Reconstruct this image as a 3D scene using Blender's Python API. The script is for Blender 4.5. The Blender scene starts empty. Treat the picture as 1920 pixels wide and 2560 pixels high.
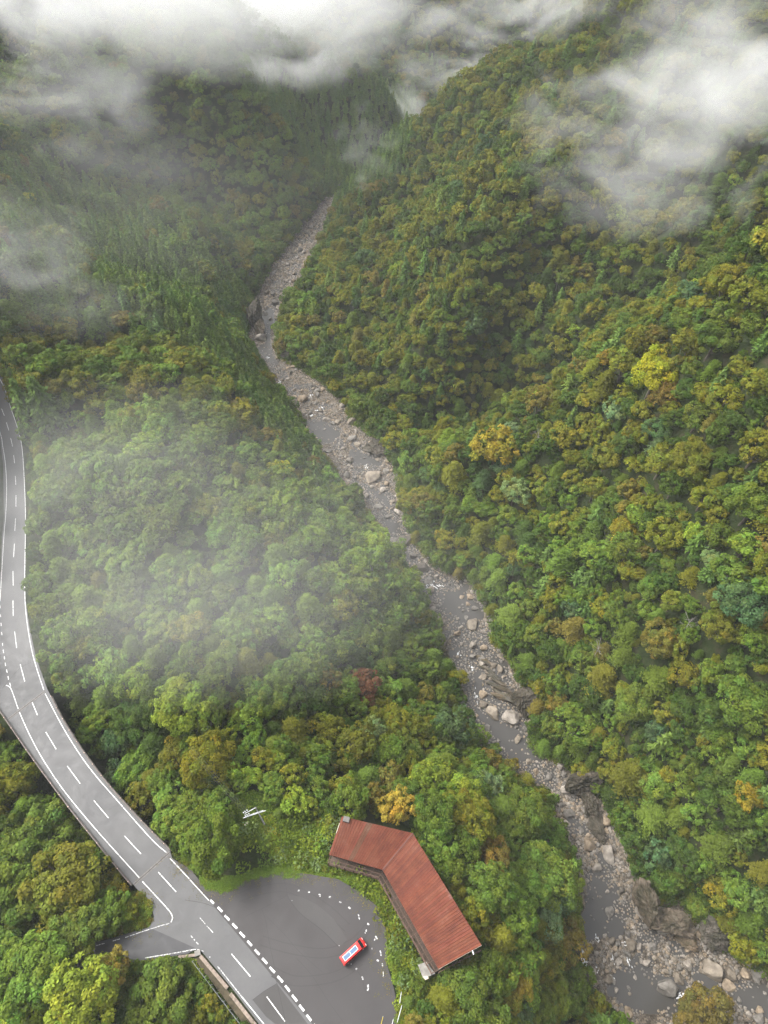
import bpy, bmesh, math, random
import numpy as np
from mathutils import Vector, Matrix, noise as mnoise

rnd = random.Random(7)
R_ = np.random.default_rng(11)
S = bpy.context.scene
COL = S.collection

# ---------------------------------------------------------------- camera, sky, sun, exposure
F_PX, W_PX, H_PX = 1600.0, 1920.0, 2560.0
PITCH = math.radians(49.9)
CAM = np.array([0.0, 0.0, 150.0])
cd = bpy.data.cameras.new("camera")
cam = bpy.data.objects.new("camera", cd)
COL.objects.link(cam)
cam.location = CAM
cam.rotation_euler = (math.radians(90) - PITCH, 0, 0)
cd.sensor_fit = 'VERTICAL'
cd.angle = 2 * math.atan(H_PX / 2 / F_PX)
cd.clip_start, cd.clip_end = 1.0, 4000.0
S.camera = cam

world = bpy.data.worlds.new("World")
S.world = world
world.use_nodes = True
wn = world.node_tree
for n in list(wn.nodes):
    wn.nodes.remove(n)
SUN_EL, SUN_ROT = math.radians(53), math.radians(-68)
sky = wn.nodes.new("ShaderNodeTexSky")
sky.sky_type = 'NISHITA'
sky.sun_disc = False
sky.sun_elevation, sky.sun_rotation = SUN_EL, SUN_ROT
sky.air_density, sky.dust_density, sky.ozone_density = 1.0, 6.0, 1.0
hsv = wn.nodes.new("ShaderNodeHueSaturation")
hsv.inputs['Saturation'].default_value = 0.25
bg = wn.nodes.new("ShaderNodeBackground")
bg.inputs['Strength'].default_value = 0.125
wo = wn.nodes.new("ShaderNodeOutputWorld")
wn.links.new(sky.outputs[0], hsv.inputs['Color'])
wn.links.new(hsv.outputs[0], bg.inputs['Color'])
wn.links.new(bg.outputs[0], wo.inputs['Surface'])

sd = bpy.data.lights.new("sun", 'SUN')
sd.energy, sd.angle, sd.color = 1.35, math.radians(30), (1.0, 0.97, 0.92)
sun = bpy.data.objects.new("sun", sd)
COL.objects.link(sun)
sun.rotation_euler = (math.radians(90) - SUN_EL, 0, math.radians(180) - SUN_ROT)
S.view_settings.view_transform = 'Standard'
S.view_settings.look = 'None'
S.view_settings.gamma = 1.0
S.view_settings.use_curve_mapping = False
S.view_settings.exposure = 1.57
cy = S.cycles
cy.use_denoising = True
cy.denoising_prefilter = 'NONE'
cy.max_bounces, cy.diffuse_bounces, cy.glossy_bounces = 10, 2, 2
cy.transmission_bounces, cy.volume_bounces, cy.transparent_max_bounces = 2, 8, 6
cy.volume_step_rate = 1.0
cy.use_adaptive_sampling = True
cy.adaptive_threshold = 0.01
cy.caustics_reflective = cy.caustics_refractive = False

# ---------------------------------------------------------------- air: even haze and the banks of mist (built at the end)
HAZE_D = 0.00014
MISTS = [  # label, where (view point and distance), half size, peak density, noise frequency, threshold, seed, softness
    ("thick white cloud bank over the mountain at the top left corner", (110, -20, 285), (74, 26, 34), .046, .022, .22, 1, .45),
    ("thick white cloud bank covering the tops left of the cedar slope", (430, -5, 325), (76, 26, 40), .046, .021, .20, 15, .45),
    ("bright white cloud bank above the cedar slope", (690, 20, 400), (76, 30, 46), .046, .019, .20, 16, .45),
    ("white lower fringe of the cloud bank over the cedar slope", (580, 150, 385), (62, 26, 18), .034, .034, .34, 2, .35),
    ("torn grey wisps below the cloud bank on the far left", (140, 190, 300), (76, 30, 28), .022, .032, .37, 3, .35),
    ("thin grey mist in the hollow between the two left spurs", (260, 330, 300), (64, 26, 20), .007, .034, .36, 17, .35),
    ("white mist between the right ridge and the far mountain", (960, 110, 500), (74, 36, 60), .026, .024, .38, 4, .3),
    ("mist pouring past the shoulder of the right ridge", (880, 235, 470), (46, 25, 27), .026, .036, .38, 5, .3),
    ("white mist along the top of the right ridge", (1180, 10, 300), (64, 26, 19), .034, .036, .35, 6, .35),
    ("bright cloud hanging before the right mountain", (1510, 180, 200), (46, 20, 40), .065, .038, .29, 7, .45),
    ("soft tail of the bright cloud trailing down the right slope", (1430, 390, 205), (54, 18, 24), .028, .044, .33, 8, .40),
    ("thin streaks of mist left of the bright cloud", (1250, 260, 250), (38, 18, 36), .020, .052, .37, 9, .35),
    ("thin wisp of mist at the foot of the right ridge", (800, 330, 345), (30, 12, 36), .024, .050, .40, 10, .35),
    ("grey white mist along the left frame edge", (0, 530, 200), (42, 20, 27), .020, .044, .35, 11, .42),
    ("thin mist above the meadow at the left frame edge", (150, 650, 200), (40, 18, 16), .010, .048, .36, 12, .40),
    ("faint veil of mist over the left spur", (270, 1300, 122), (58, 22, 38), 0.0044, .030, .24, 13, .5),
    ("faint haze patch over the upper part of the left spur", (260, 1010, 140), (52, 24, 28), .007, .030, .30, 14, .5),
    ("thin pale haze before the far left mountainside", (280, 430, 245), (95, 24, 40), .0024, .018, .10, 18, .7),
    ("broad thin veil of haze over the whole left side", (420, 1240, 118), (66, 20, 44), .0050, .018, .08, 19, .7),
]

# ---------------------------------------------------------------- helpers
CT, ST = math.cos(PITCH), math.sin(PITCH)


def rays(px, py):
    x = (np.asarray(px, float) - 960) / F_PX
    y = -(np.asarray(py, float) - 1280) / F_PX
    return np.stack([x, CT + y * ST, -ST + y * CT], -1)


def at(px, py, z):
    """the point at height z that the photograph shows at px, py"""
    d = rays(px, py)
    t = (np.asarray(z, float) - CAM[2]) / d[..., 2]
    return CAM + d * t[..., None]


V = 1920.0 / 1659.0


def proj(P):
    q = np.asarray(P, float) - CAM
    depth = q[..., 1] * CT - q[..., 2] * ST
    up = q[..., 1] * ST + q[..., 2] * CT
    depth_s = np.where(np.abs(depth) < 1e-3, 1e-3, depth)
    return 960 + F_PX * q[..., 0] / depth_s, 1280 - F_PX * up / depth_s, depth


def inside(poly, x, y):
    """vectorised point in polygon (a plain loop for a single point)"""
    x, y = np.asarray(x, float), np.asarray(y, float)
    if x.size == 1:
        a, b, c = float(x.flat[0]), float(y.flat[0]), False
        x0, y0 = poly[-1][0], poly[-1][1]
        for q in poly:
            x1, y1 = q[0], q[1]
            if (y0 > b) != (y1 > b) and a < (x1 - x0) * (b - y0) / (y1 - y0) + x0:
                c = not c
            x0, y0 = x1, y1
        return np.full(x.shape, c)
    r = np.zeros(x.shape, bool)
    n = len(poly)
    for i in range(n):
        x0, y0 = poly[i][:2]
        x1, y1 = poly[(i + 1) % n][:2]
        if y0 == y1:
            continue
        c = ((y0 > y) != (y1 > y)) & (x < (x1 - x0) * (y - y0) / (y1 - y0) + x0)
        r ^= c
    return r


def seg_dist(line, x, y):
    """distance to a polyline and the parameter (index + t) of the closest point"""
    if np.size(x) == 1:
        a, b = float(np.asarray(x).flat[0]), float(np.asarray(y).flat[0])
        m, p = 1e18, 0.0
        for i in range(len(line) - 1):
            x0, y0 = float(line[i][0]), float(line[i][1])
            dx, dy = float(line[i + 1][0]) - x0, float(line[i + 1][1]) - y0
            t = ((a - x0) * dx + (b - y0) * dy) / max(dx * dx + dy * dy, 1e-9)
            t = 0.0 if t < 0 else (1.0 if t > 1 else t)
            d = (a - x0 - t * dx) ** 2 + (b - y0 - t * dy) ** 2
            if d < m:
                m, p = d, i + t
        return np.full(np.shape(x), math.sqrt(m)), np.full(np.shape(x), p)
    best = np.full(np.shape(x), 1e9)
    par = np.zeros(np.shape(x))
    for i in range(len(line) - 1):
        a, b = np.array(line[i][:2], float), np.array(line[i + 1][:2], float)
        ab = b - a
        t = np.clip(((x - a[0]) * ab[0] + (y - a[1]) * ab[1]) / max(ab @ ab, 1e-9), 0, 1)
        d = np.hypot(x - a[0] - t * ab[0], y - a[1] - t * ab[1])
        m = d < best
        best = np.where(m, d, best)
        par = np.where(m, i + t, par)
    return best, par


def poly_dist(poly, x, y):
    d, _ = seg_dist(list(poly) + [poly[0]], x, y)
    return np.where(inside(poly, x, y), -d, d)


def sstep(a, b, x):
    t = np.clip((np.asarray(x, float) - a) / (b - a), 0, 1)
    return t * t * (3 - 2 * t)


_P = R_.permutation(512)
_G = R_.random((512,))


def vnoise(x, y):
    xi, yi = np.floor(x).astype(int), np.floor(y).astype(int)
    fx, fy = x - xi, y - yi
    fx, fy = fx * fx * (3 - 2 * fx), fy * fy * (3 - 2 * fy)

    def g(i, j):
        return _G[_P[(_P[i & 511] + j) & 511]]
    return (g(xi, yi) * (1 - fx) + g(xi + 1, yi) * fx) * (1 - fy) + (g(xi, yi + 1) * (1 - fx) + g(xi + 1, yi + 1) * fx) * fy


def fbm(x, y, o=4):
    s, a, t = 0, .5, 0
    for k in range(o):
        s = s + a * vnoise(x * 2 ** k + 17 * k, y * 2 ** k + 31 * k)
        t += a
        a *= .5
    return s / t


def mesh_obj(name, verts, faces, mat=None, parent=None, smooth=False):
    me = bpy.data.meshes.new(name)
    me.from_pydata([tuple(v) for v in verts], [], faces)
    if mat:
        me.materials.append(mat)
    if smooth:
        me.polygons.foreach_set('use_smooth', [True] * len(me.polygons))
    me.update()
    o = bpy.data.objects.new(name, me)
    COL.objects.link(o)
    if parent:
        o.parent = parent
    return o


def bm_obj(name, bm, mat=None, parent=None, smooth=False):
    bmesh.ops.recalc_face_normals(bm, faces=bm.faces)
    me = bpy.data.meshes.new(name)
    bm.to_mesh(me)
    bm.free()
    if mat:
        me.materials.append(mat)
    if smooth:
        me.polygons.foreach_set('use_smooth', [True] * len(me.polygons))
    o = bpy.data.objects.new(name, me)
    COL.objects.link(o)
    if parent:
        o.parent = parent
    return o


def tag(o, label=None, cat=None, group=None, kind=None):
    if label:
        o['label'] = label
    if cat:
        o['category'] = cat
    if group:
        o['group'] = group
    if kind:
        o['kind'] = kind
    return o


def empty(name, loc, rz=0.0):
    o = bpy.data.objects.new(name, None)
    COL.objects.link(o)
    o.location = loc
    o.rotation_euler = (0, 0, rz)
    o.empty_display_size = 0.3
    return o


def box(bm, c, s, rz=0.0, m=None):
    M = (m or Matrix.Identity(4)) @ Matrix.Translation(c) @ Matrix.Rotation(rz, 4, 'Z') @ Matrix.Diagonal((s[0], s[1], s[2], 1))
    return bmesh.ops.create_cube(bm, size=1.0, matrix=M)['verts']


def beam(bm, a, b, w, h=None):
    """square bar from a to b"""
    a, b = Vector(a), Vector(b)
    d = b - a
    L = d.length
    q = d.to_track_quat('X', 'Z')
    M = Matrix.Translation((a + b) / 2) @ q.to_matrix().to_4x4() @ Matrix.Diagonal((L, w, h or w, 1))
    return bmesh.ops.create_cube(bm, size=1.0, matrix=M)['verts']


def rod(bm, a, b, r0, r1=None, seg=8):
    a, b = Vector(a), Vector(b)
    d = b - a
    q = d.to_track_quat('Z', 'Y')
    M = Matrix.Translation((a + b) / 2) @ q.to_matrix().to_4x4()
    return bmesh.ops.create_cone(bm, cap_ends=True, segments=seg, radius1=r0, radius2=r0 if r1 is None else r1, depth=d.length, matrix=M)['verts']


# ---------------------------------------------------------------- materials
def nodes(name):
    m = bpy.data.materials.new(name)
    m.use_nodes = True
    nt = m.node_tree
    b = nt.nodes["Principled BSDF"]
    return m, nt, b


def nz(nt, scale, detail=4, rough=.55, coord='Object', vec=None):
    tc = nt.nodes.new("ShaderNodeTexCoord")
    n = nt.nodes.new("ShaderNodeTexNoise")
    n.inputs['Scale'].default_value = scale
    n.inputs['Detail'].default_value = detail
    n.inputs['Roughness'].default_value = rough
    if vec is not None:
        mp = nt.nodes.new("ShaderNodeMapping")
        mp.inputs['Scale'].default_value = vec
        nt.links.new(tc.outputs[coord], mp.inputs[0])
        nt.links.new(mp.outputs[0], n.inputs['Vector'])
    else:
        nt.links.new(tc.outputs[coord], n.inputs['Vector'])
    return n


def ramp(nt, src, stops):
    r = nt.nodes.new("ShaderNodeValToRGB")
    e = r.color_ramp.elements
    while len(e) < len(stops):
        e.new(.5)
    for k, (p, c) in enumerate(stops):
        e[k].position = p
        e[k].color = (*c, 1)
    nt.links.new(src, r.inputs[0])
    return r


def simple(name, stops, scale=1.0, rough=.7, detail=5, bump=0.0, spec=.4, metal=0.0, vec=None, bscale=None):
    m, nt, b = nodes(name)
    n = nz(nt, scale, detail, vec=vec)
    r = ramp(nt, n.outputs['Fac'], stops)
    nt.links.new(r.outputs[0], b.inputs['Base Color'])
    b.inputs['Roughness'].default_value = rough
    b.inputs['Specular IOR Level'].default_value = spec
    b.inputs['Metallic'].default_value = metal
    if bump:
        n2 = nz(nt, bscale or scale * 4, 6)
        bp = nt.nodes.new("ShaderNodeBump")
        bp.inputs['Strength'].default_value = bump
        bp.inputs['Distance'].default_value = .1
        nt.links.new(n2.outputs['Fac'], bp.inputs['Height'])
        nt.links.new(bp.outputs[0], b.inputs['Normal'])
    return m


def flat(name, c, rough=.6, spec=.4, metal=0.0, var=.15, scale=3.0):
    a = tuple(x * (1 - var) for x in c)
    d = tuple(x * (1 + var) for x in c)
    return simple(name, [(.3, a), (.7, d)], scale, rough, 3, spec=spec, metal=metal)


def leaf_material(name, instanced):
    m, nt, b = nodes(name)
    if instanced:
        a = nt.nodes.new("ShaderNodeAttribute")
        a.attribute_type = 'INSTANCER'
        a.attribute_name = 'tint'
        col = a.outputs['Color']
    else:
        a = nt.nodes.new("ShaderNodeObjectInfo")
        col = a.outputs['Color']
    t = nt.nodes.new("ShaderNodeAttribute")
    t.attribute_name = 'tone'
    mul = nt.nodes.new("ShaderNodeMixRGB")
    mul.blend_type = 'MULTIPLY'
    mul.inputs[0].default_value = 1
    nt.links.new(col, mul.inputs[1])
    nt.links.new(t.outputs['Color'], mul.inputs[2])
    nt.links.new(mul.outputs[0], b.inputs['Base Color'])
    b.inputs['Roughness'].default_value = .55
    b.inputs['Specular IOR Level'].default_value = .06
    tr = nt.nodes.new("ShaderNodeBsdfTranslucent")
    nt.links.new(mul.outputs[0], tr.inputs['Color'])
    mx = nt.nodes.new("ShaderNodeMixShader")
    mx.inputs[0].default_value = .13
    nt.links.new(b.outputs[0], mx.inputs[1])
    nt.links.new(tr.outputs[0], mx.inputs[2])
    nt.links.new(mx.outputs[0], nt.nodes["Material Output"].inputs['Surface'])
    return m


M_LEAF = leaf_material("leaves", False)
M_LEAF_I = leaf_material("forest leaves", True)
M_BARK = simple("bark", [(.3, (.05, .04, .03)), (.7, (.12, .10, .08))], 3, .9, bump=.4, vec=(4, 4, .6))
M_DEAD = simple("bare wood", [(.3, (.13, .12, .11)), (.7, (.22, .205, .19))], 3, .9)

# ---------------------------------------------------------------- terrain
ROAD_C = [(-60, 880), (-30, 945), (-8, 990), (10.8, 1039), (22, 1076), (31.5, 1116), (36.5, 1160), (39.6, 1212), (39.8, 1267), (37, 1327.5), (34, 1393), (33, 1464), (33, 1540), (41.7, 1620), (62, 1703.7), (93.7, 1788), (140.4, 1873), (200, 1959), (271.4, 2045), (352.4, 2134.7), (440.4, 2229.6), (532.4, 2332), (626, 2441.4), (712.4, 2553.7), (800, 2680), (880, 2790)]
ROAD_W = at(*zip(*ROAD_C), 0.0)
LOT_PX = [(425, 2146), (480, 2172), (512, 2217), (564, 2226), (619, 2196), (706, 2176), (770, 2182), (845, 2196), (903, 2230), (943, 2265), (966, 2327), (970, 2416), (985, 2471), (994, 2522), (988, 2560), (985, 2640), (960, 2760), (860, 2760), (712, 2553), (532, 2332)]
LOT_W = at(*zip(*LOT_PX), 0.0)
BRANCH_C = [(450, 2330), (400, 2350), (340, 2372), (250, 2392), (150, 2405), (40, 2415), (-80, 2425)]
BRANCH_W = at(*zip(*BRANCH_C), 0.0)
ROOF_PX = dict(A=(855, 2041), B=(1032, 2083), C=(957, 2174), D=(823, 2136), E=(1204, 2363), F=(1097, 2422))

# visible banks of the river in the photograph (view pixels) and the water level there
RIV = [  # left x, right x, y, z
    (706, 722, 440, -37), (683, 708, 475, -37.3), (640, 685, 530, -38), (598, 660, 590, -38.6), (570, 618, 640, -39), (556, 602, 690, -39.3),
    (552, 594, 740, -39.6), (578, 602, 780, -39.8), (602, 690, 830, -40.2), (645, 745, 880, -40.6), (664, 772, 930, -41), (708, 835, 980, -41.3),
    (745, 862, 1030, -41.6), (795, 866, 1080, -42), (832, 872, 1130, -42.4), (856, 904, 1185, -42.8), (906, 950, 1240, -43.2), (922, 1040, 1290, -43.5),
    (958, 1058, 1340, -43.8), (980, 1064, 1400, -44.1), (1006, 1104, 1450, -44.4), (1014, 1132, 1500, -44.6), (1040, 1148, 1550, -44.8),
    (1068, 1155, 1600, -45), (1105, 1172, 1645, -45.2), (1190, 1262, 1690, -45.5), (1210, 1300, 1750, -45.8), (1230, 1332, 1800, -46),
    (1262, 1352, 1850, -46.2), (1272, 1375, 1900, -46.4), (1262, 1405, 1950, -46.6), (1252, 1470, 2000, -46.8), (1240, 1570, 2055, -47),
    (1255, 1660, 2110, -47.2), (1310, 1760, 2160, -47.4), (1400, 1850, 2210, -47.6), (1500, 1950, 2260, -47.8)]
RIV = np.array(RIV, float)
RL = at(RIV[:, 0] * V, RIV[:, 2] * V, RIV[:, 3])
RR = at(RIV[:, 1] * V, RIV[:, 2] * V, RIV[:, 3])
# the near bank hides a strip of the bed: the real left bank lies further left
ext = (RL - RR)[:, :2]
ext = ext / np.linalg.norm(ext, axis=1)[:, None]
RL2 = RL.copy()
RL2[:, :2] += ext * 4.0
RR2 = RR.copy()
RR2[:, :2] -= ext * .3
up_tail = np.array([[RL2[0] + (12, 14, .2), RR2[0] + (14, 10, .2)], [RL2[0] + (45, 60, .6), RR2[0] + (47, 50, .6)], [RL2[0] + (70, 160, 1.0), RR2[0] + (90, 150, 1.0)]])
RIV_POLY_PX = [(l * V, y * V) for l, r, y, z in RIV] + [(r * V, y * V) for l, r, y, z in RIV[::-1]]
RCEN = (RL2 + RR2) / 2
RHW = np.linalg.norm(RL2[:, :2] - RR2[:, :2], axis=1) / 2
_dc = np.gradient(RCEN[:, :2], axis=0)
_dc /= np.linalg.norm(_dc, axis=1)[:, None]
_cx = (RR2 - RL2)[:, :2] / (2 * RHW[:, None])
RHW = RHW * np.maximum(.45, np.abs(_dc[:, 0] * _cx[:, 1] - _dc[:, 1] * _cx[:, 0]))
RCEN = np.vstack([up_tail[::-1].mean(1), RCEN])
RHW = np.concatenate([[12, 9, 7], RHW])

def r7(x, y):
    return (x / 1.728, 1920 + y / 1.728)


def r8(x, y):
    return (960 + x / 1.728, 1920 + y / 1.728)


def r6(x, y):
    return (960 + x / 1.728, 1280 + y / 1.728)


def r3(x, y):
    return (x / 1.728, 640 + y / 1.728)


def r5(x, y):
    return (x / 1.728, 1280 + y / 1.728)


# pools stay open water: picture polygons of the still reaches
POOLS = [[r3(*p) for p in ((1122, 232), (1180, 225), (1192, 290), (1165, 330), (1175, 430), (1215, 470), (1160, 460), (1110, 400), (1150, 370), (1130, 300))],
         [r3(*p) for p in ((1330, 715), (1400, 720), (1470, 765), (1440, 805), (1390, 808), (1345, 760))],
         [r3(*p) for p in ((1500, 835), (1620, 870), (1659, 905), (1540, 900))], [r3(*p) for p in ((1565, 990), (1659, 1030), (1700, 1106), (1640, 1050))],
         [r6(*p) for p in ((0, 20), (60, 40), (75, 85), (40, 100), (10, 70))], [r6(*p) for p in ((230, 350), (330, 340), (420, 410), (430, 460), (340, 470), (260, 420))],
         [r6(*p) for p in ((385, 690), (420, 690), (430, 780), (395, 790))], [r6(*p) for p in ((370, 820), (430, 870), (500, 910), (600, 950), (690, 1080), (560, 1075), (500, 1000), (440, 920))],
         [r8(*p) for p in ((905, 460), (960, 500), (1010, 560), (980, 600), (950, 680), (940, 720), (850, 750), (830, 690), (880, 590))],
         [r8(*p) for p in ((960, 670), (1000, 640), (1045, 680), (1010, 730), (960, 705))], [r8(*p) for p in ((1000, 880), (1120, 890), (1180, 960), (1260, 1010), (1200, 1050), (1060, 1040), (985, 980))],
         [r8(*p) for p in ((1340, 880), (1390, 890), (1440, 940), (1400, 960), (1340, 925))], [r8(*p) for p in ((1490, 985), (1640, 930), (1760, 1000), (1760, 1090), (1600, 1070))]]
GRAVEL = [r8(*p) for p in ((910, 440), (1000, 450), (1100, 560), (1110, 690), (1230, 740), (1100, 760), (1040, 700), (990, 640), (1000, 560))]


def rz_at(P):
    _, p = seg_dist(RCEN, np.array([P[0]]), np.array([P[1]]))
    return float(np.interp(p[0], np.arange(len(RCEN)), RCEN[:, 2]))


def water_point(px, py):
    z = -43.0
    for _ in range(4):
        P = at(px, py, z)
        z = rz_at(P)
    return P


POOLS_W = [[tuple(water_point(*q)[:2]) for q in p] for p in POOLS]
CTRL_V = [  # view px, view py, ground height
    # near left spur between road and river
    (70, 1000, 1), (70, 1200, 1), (130, 1400, -1), (150, 1480, -6), (230, 1600, -15), (300, 1690, -13), (390, 1800, -4), (120, 1660, -14), (60, 1640, -10), (200, 1790, -13),
    (250, 1030, 8), (420, 1090, 4), (600, 1190, -8), (750, 1240, -19), (860, 1290, -30), (400, 1300, 0), (600, 1380, -12), (800, 1400, -26), (930, 1430, -38),
    (450, 1500, -4), (700, 1500, -18), (880, 1520, -31), (980, 1560, -40), (420, 1620, -4), (600, 1650, -7), (800, 1650, -15), (950, 1650, -27), (1040, 1650, -38),
    (500, 1740, -1), (650, 1720, -3), (850, 1720, -8), (1000, 1750, -19), (1110, 1750, -33), (730, 1800, -.5), (880, 1790, -4), (990, 1900, -5), (1060, 2010, -7), (980, 2150, -3),
    (1100, 1900, -19), (1190, 1950, -33), (1100, 2080, -16), (1180, 2100, -34), (1000, 2200, -5), (1120, 2200, -24), (1240, 2200, -42), (1250, 2300, -44),
    (0, 1900, -9), (150, 1950, -6), (280, 1960, -1), (0, 2050, -3), (150, 2130, -2), (350, 2130, -1), (450, 2200, -1), (100, 2212, -2), (-100, 1800, -6), (-100, 2100, -2),
    # hollow and slopes beyond
    (-60, 1100, 6), (-120, 900, 16), (60, 780, 10), (200, 870, 4), (400, 830, 0), (550, 900, -12), (660, 980, -26), (350, 960, 3), (550, 1040, -8), (680, 1090, -22), (735, 1070, -37),
    (0, 640, 26), (250, 620, 13), (400, 680, 2), (500, 760, -12), (560, 830, -30), (-150, 640, 42),
    # left spur with the conifers
    (90, 330, 18), (200, 390, 8), (300, 440, -2), (400, 490, -10), (480, 540, -19), (535, 600, -32), (150, 470, 8), (300, 560, -6), (430, 610, -16), (0, 420, 30),
    # hollow, then the second left spur
    (230, 360, -14), (380, 420, -24), (520, 520, -32), (430, 210, 22), (500, 270, 9), (560, 330, -3), (620, 400, -18), (660, 440, -32), (300, 150, 34), (150, 110, 48), (-80, 200, 60),
    (400, 330, -8), (480, 420, -22),
    # conifer slope that closes the valley
    (760, 395, -36), (690, 380, -30), (700, 300, -18), (620, 260, -4), (700, 180, 8), (560, 150, 22), (800, 300, -20), (860, 300, -27), (850, 235, -8),
    # right mountain
    (860, 300, -4), (1000, 185, 22), (1100, 125, 37), (1200, 75, 52), (780, 400, -22), (1300, 300, 42), (1120, 330, 32), (1060, 520, 16), (930, 420, -10), (930, 690, -6), (780, 600, -26),
    (690, 720, -36), (760, 500, -26), (820, 860, -38), (1270, 690, 2), (1500, 600, 20), (1650, 450, 46), (1650, 560, 30), (1000, 800, -20), (1170, 650, -6), (1500, 420, 40),
    (1200, 815, -17), (1120, 880, -27), (1010, 930, -34), (1370, 700, -4), (1470, 560, 12), (920, 960, -38),
    # right spur
    (1659, 500, 66), (1580, 590, 57), (1500, 680, 46), (1380, 790, 27), (1200, 890, 3), (1020, 980, -23), (920, 1040, -37),
    (1600, 900, 42), (1400, 1000, 15), (1200, 1050, -9), (1000, 1100, -32), (1400, 1150, 5), (1200, 1200, -17), (1040, 1230, -36), (1650, 1200, 28), (1500, 1400, 1), (1300, 1420, -22), (1140, 1430, -38),
    (1650, 1550, 4), (1450, 1650, -20), (1300, 1620, -36), (1220, 1600, -42), (1650, 1800, -12), (1500, 1850, -30), (1400, 1830, -42), (1659, 1980, -30), (1560, 1980, -42), (1750, 2000, -25), (1800, 1800, 5)]
cv = np.array(CTRL_V, float)
cp = at(cv[:, 0] * V, cv[:, 1] * V, cv[:, 2])
extra = [(110, 405, 75), (150, 380, 85), (200, 300, 95), (180, 200, 92), (160, 120, 78), (150, 60, 45), (140, 20, 10), (130, -30, -20), (240, 420, 100), (250, 150, 120), (260, 20, 60),
         (45, 462, -22), (90, 460, 16), (90, 505, -24), (40, 540, -36), (0, 560, -34), (60, 600, -36), (0, 650, -5), (80, 670, -2), (-80, 620, 20), (0, 760, 62), (120, 780, 70), (-150, 700, 80), (200, 640, 40), (250, 760, 90), (160, 530, 0), (150, 470, 45),
         (-160, 520, 60), (-60, 545, 30), (-250, 450, 70), (-280, 300, 75), (-230, 200, 45), (-330, 600, 95), (-200, 120, 15), (-150, 40, 0), (-130, -40, 0), (0, -50, -2), (60, -50, -20), (90, -50, -44), (-340, 100, 50)]
cp = np.vstack([cp, np.array(extra, float)])
for i in range(0, len(RL2), 2):
    cp = np.vstack([cp, RL2[i] + (0, 0, 1.5), RR2[i] + (0, 0, 2.0)])


def tps_fit(P, z, lam=2.0):
    d = np.linalg.norm(P[:, None] - P[None], axis=2) / 100
    K = np.where(d > 0, d ** 2 * np.log(d + 1e-12), 0) + lam * 1e-3 * np.eye(len(P))
    Q = np.hstack([np.ones((len(P), 1)), P / 100])
    A = np.block([[K, Q], [Q.T, np.zeros((3, 3))]])
    w = np.linalg.solve(A, np.concatenate([z, np.zeros(3)]))
    return w


_keep = []
for i in range(len(cp)):
    if all((cp[i, 0] - cp[j, 0]) ** 2 + (cp[i, 1] - cp[j, 1]) ** 2 > 9 for j in _keep):
        _keep.append(i)
cp = cp[_keep]
TPS = tps_fit(cp[:, :2], cp[:, 2], 3.0)

i_b0, i_b1 = None, None
BR0, BR1 = at(108, 1738, 0.0), at(385, 2165, 0.0)   # where the bridge deck begins and ends
_, par_b0 = seg_dist(ROAD_W, np.array([at(88, 1748, 0)[0]]), np.array([at(88, 1748, 0)[1]]))
_, par_b1 = seg_dist(ROAD_W, np.array([at(385, 2165, 0)[0]]), np.array([at(385, 2165, 0)[1]]))
par_b0, par_b1 = float(par_b0[0]), float(par_b1[0])
LAYBY_PX = [(-60, 1420), (2, 1440), (30, 1640), (60, 1790), (16, 1800), (-40, 1745), (-90, 1690)]
LAYBY_W = at(*zip(*LAYBY_PX), 0.0)
BUILD_PAD = at(*zip((815, 2140), (960, 2190), (1060, 2445), (1110, 2440), (1050, 2260), (960, 2150), (850, 2040)), 0.0)


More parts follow.
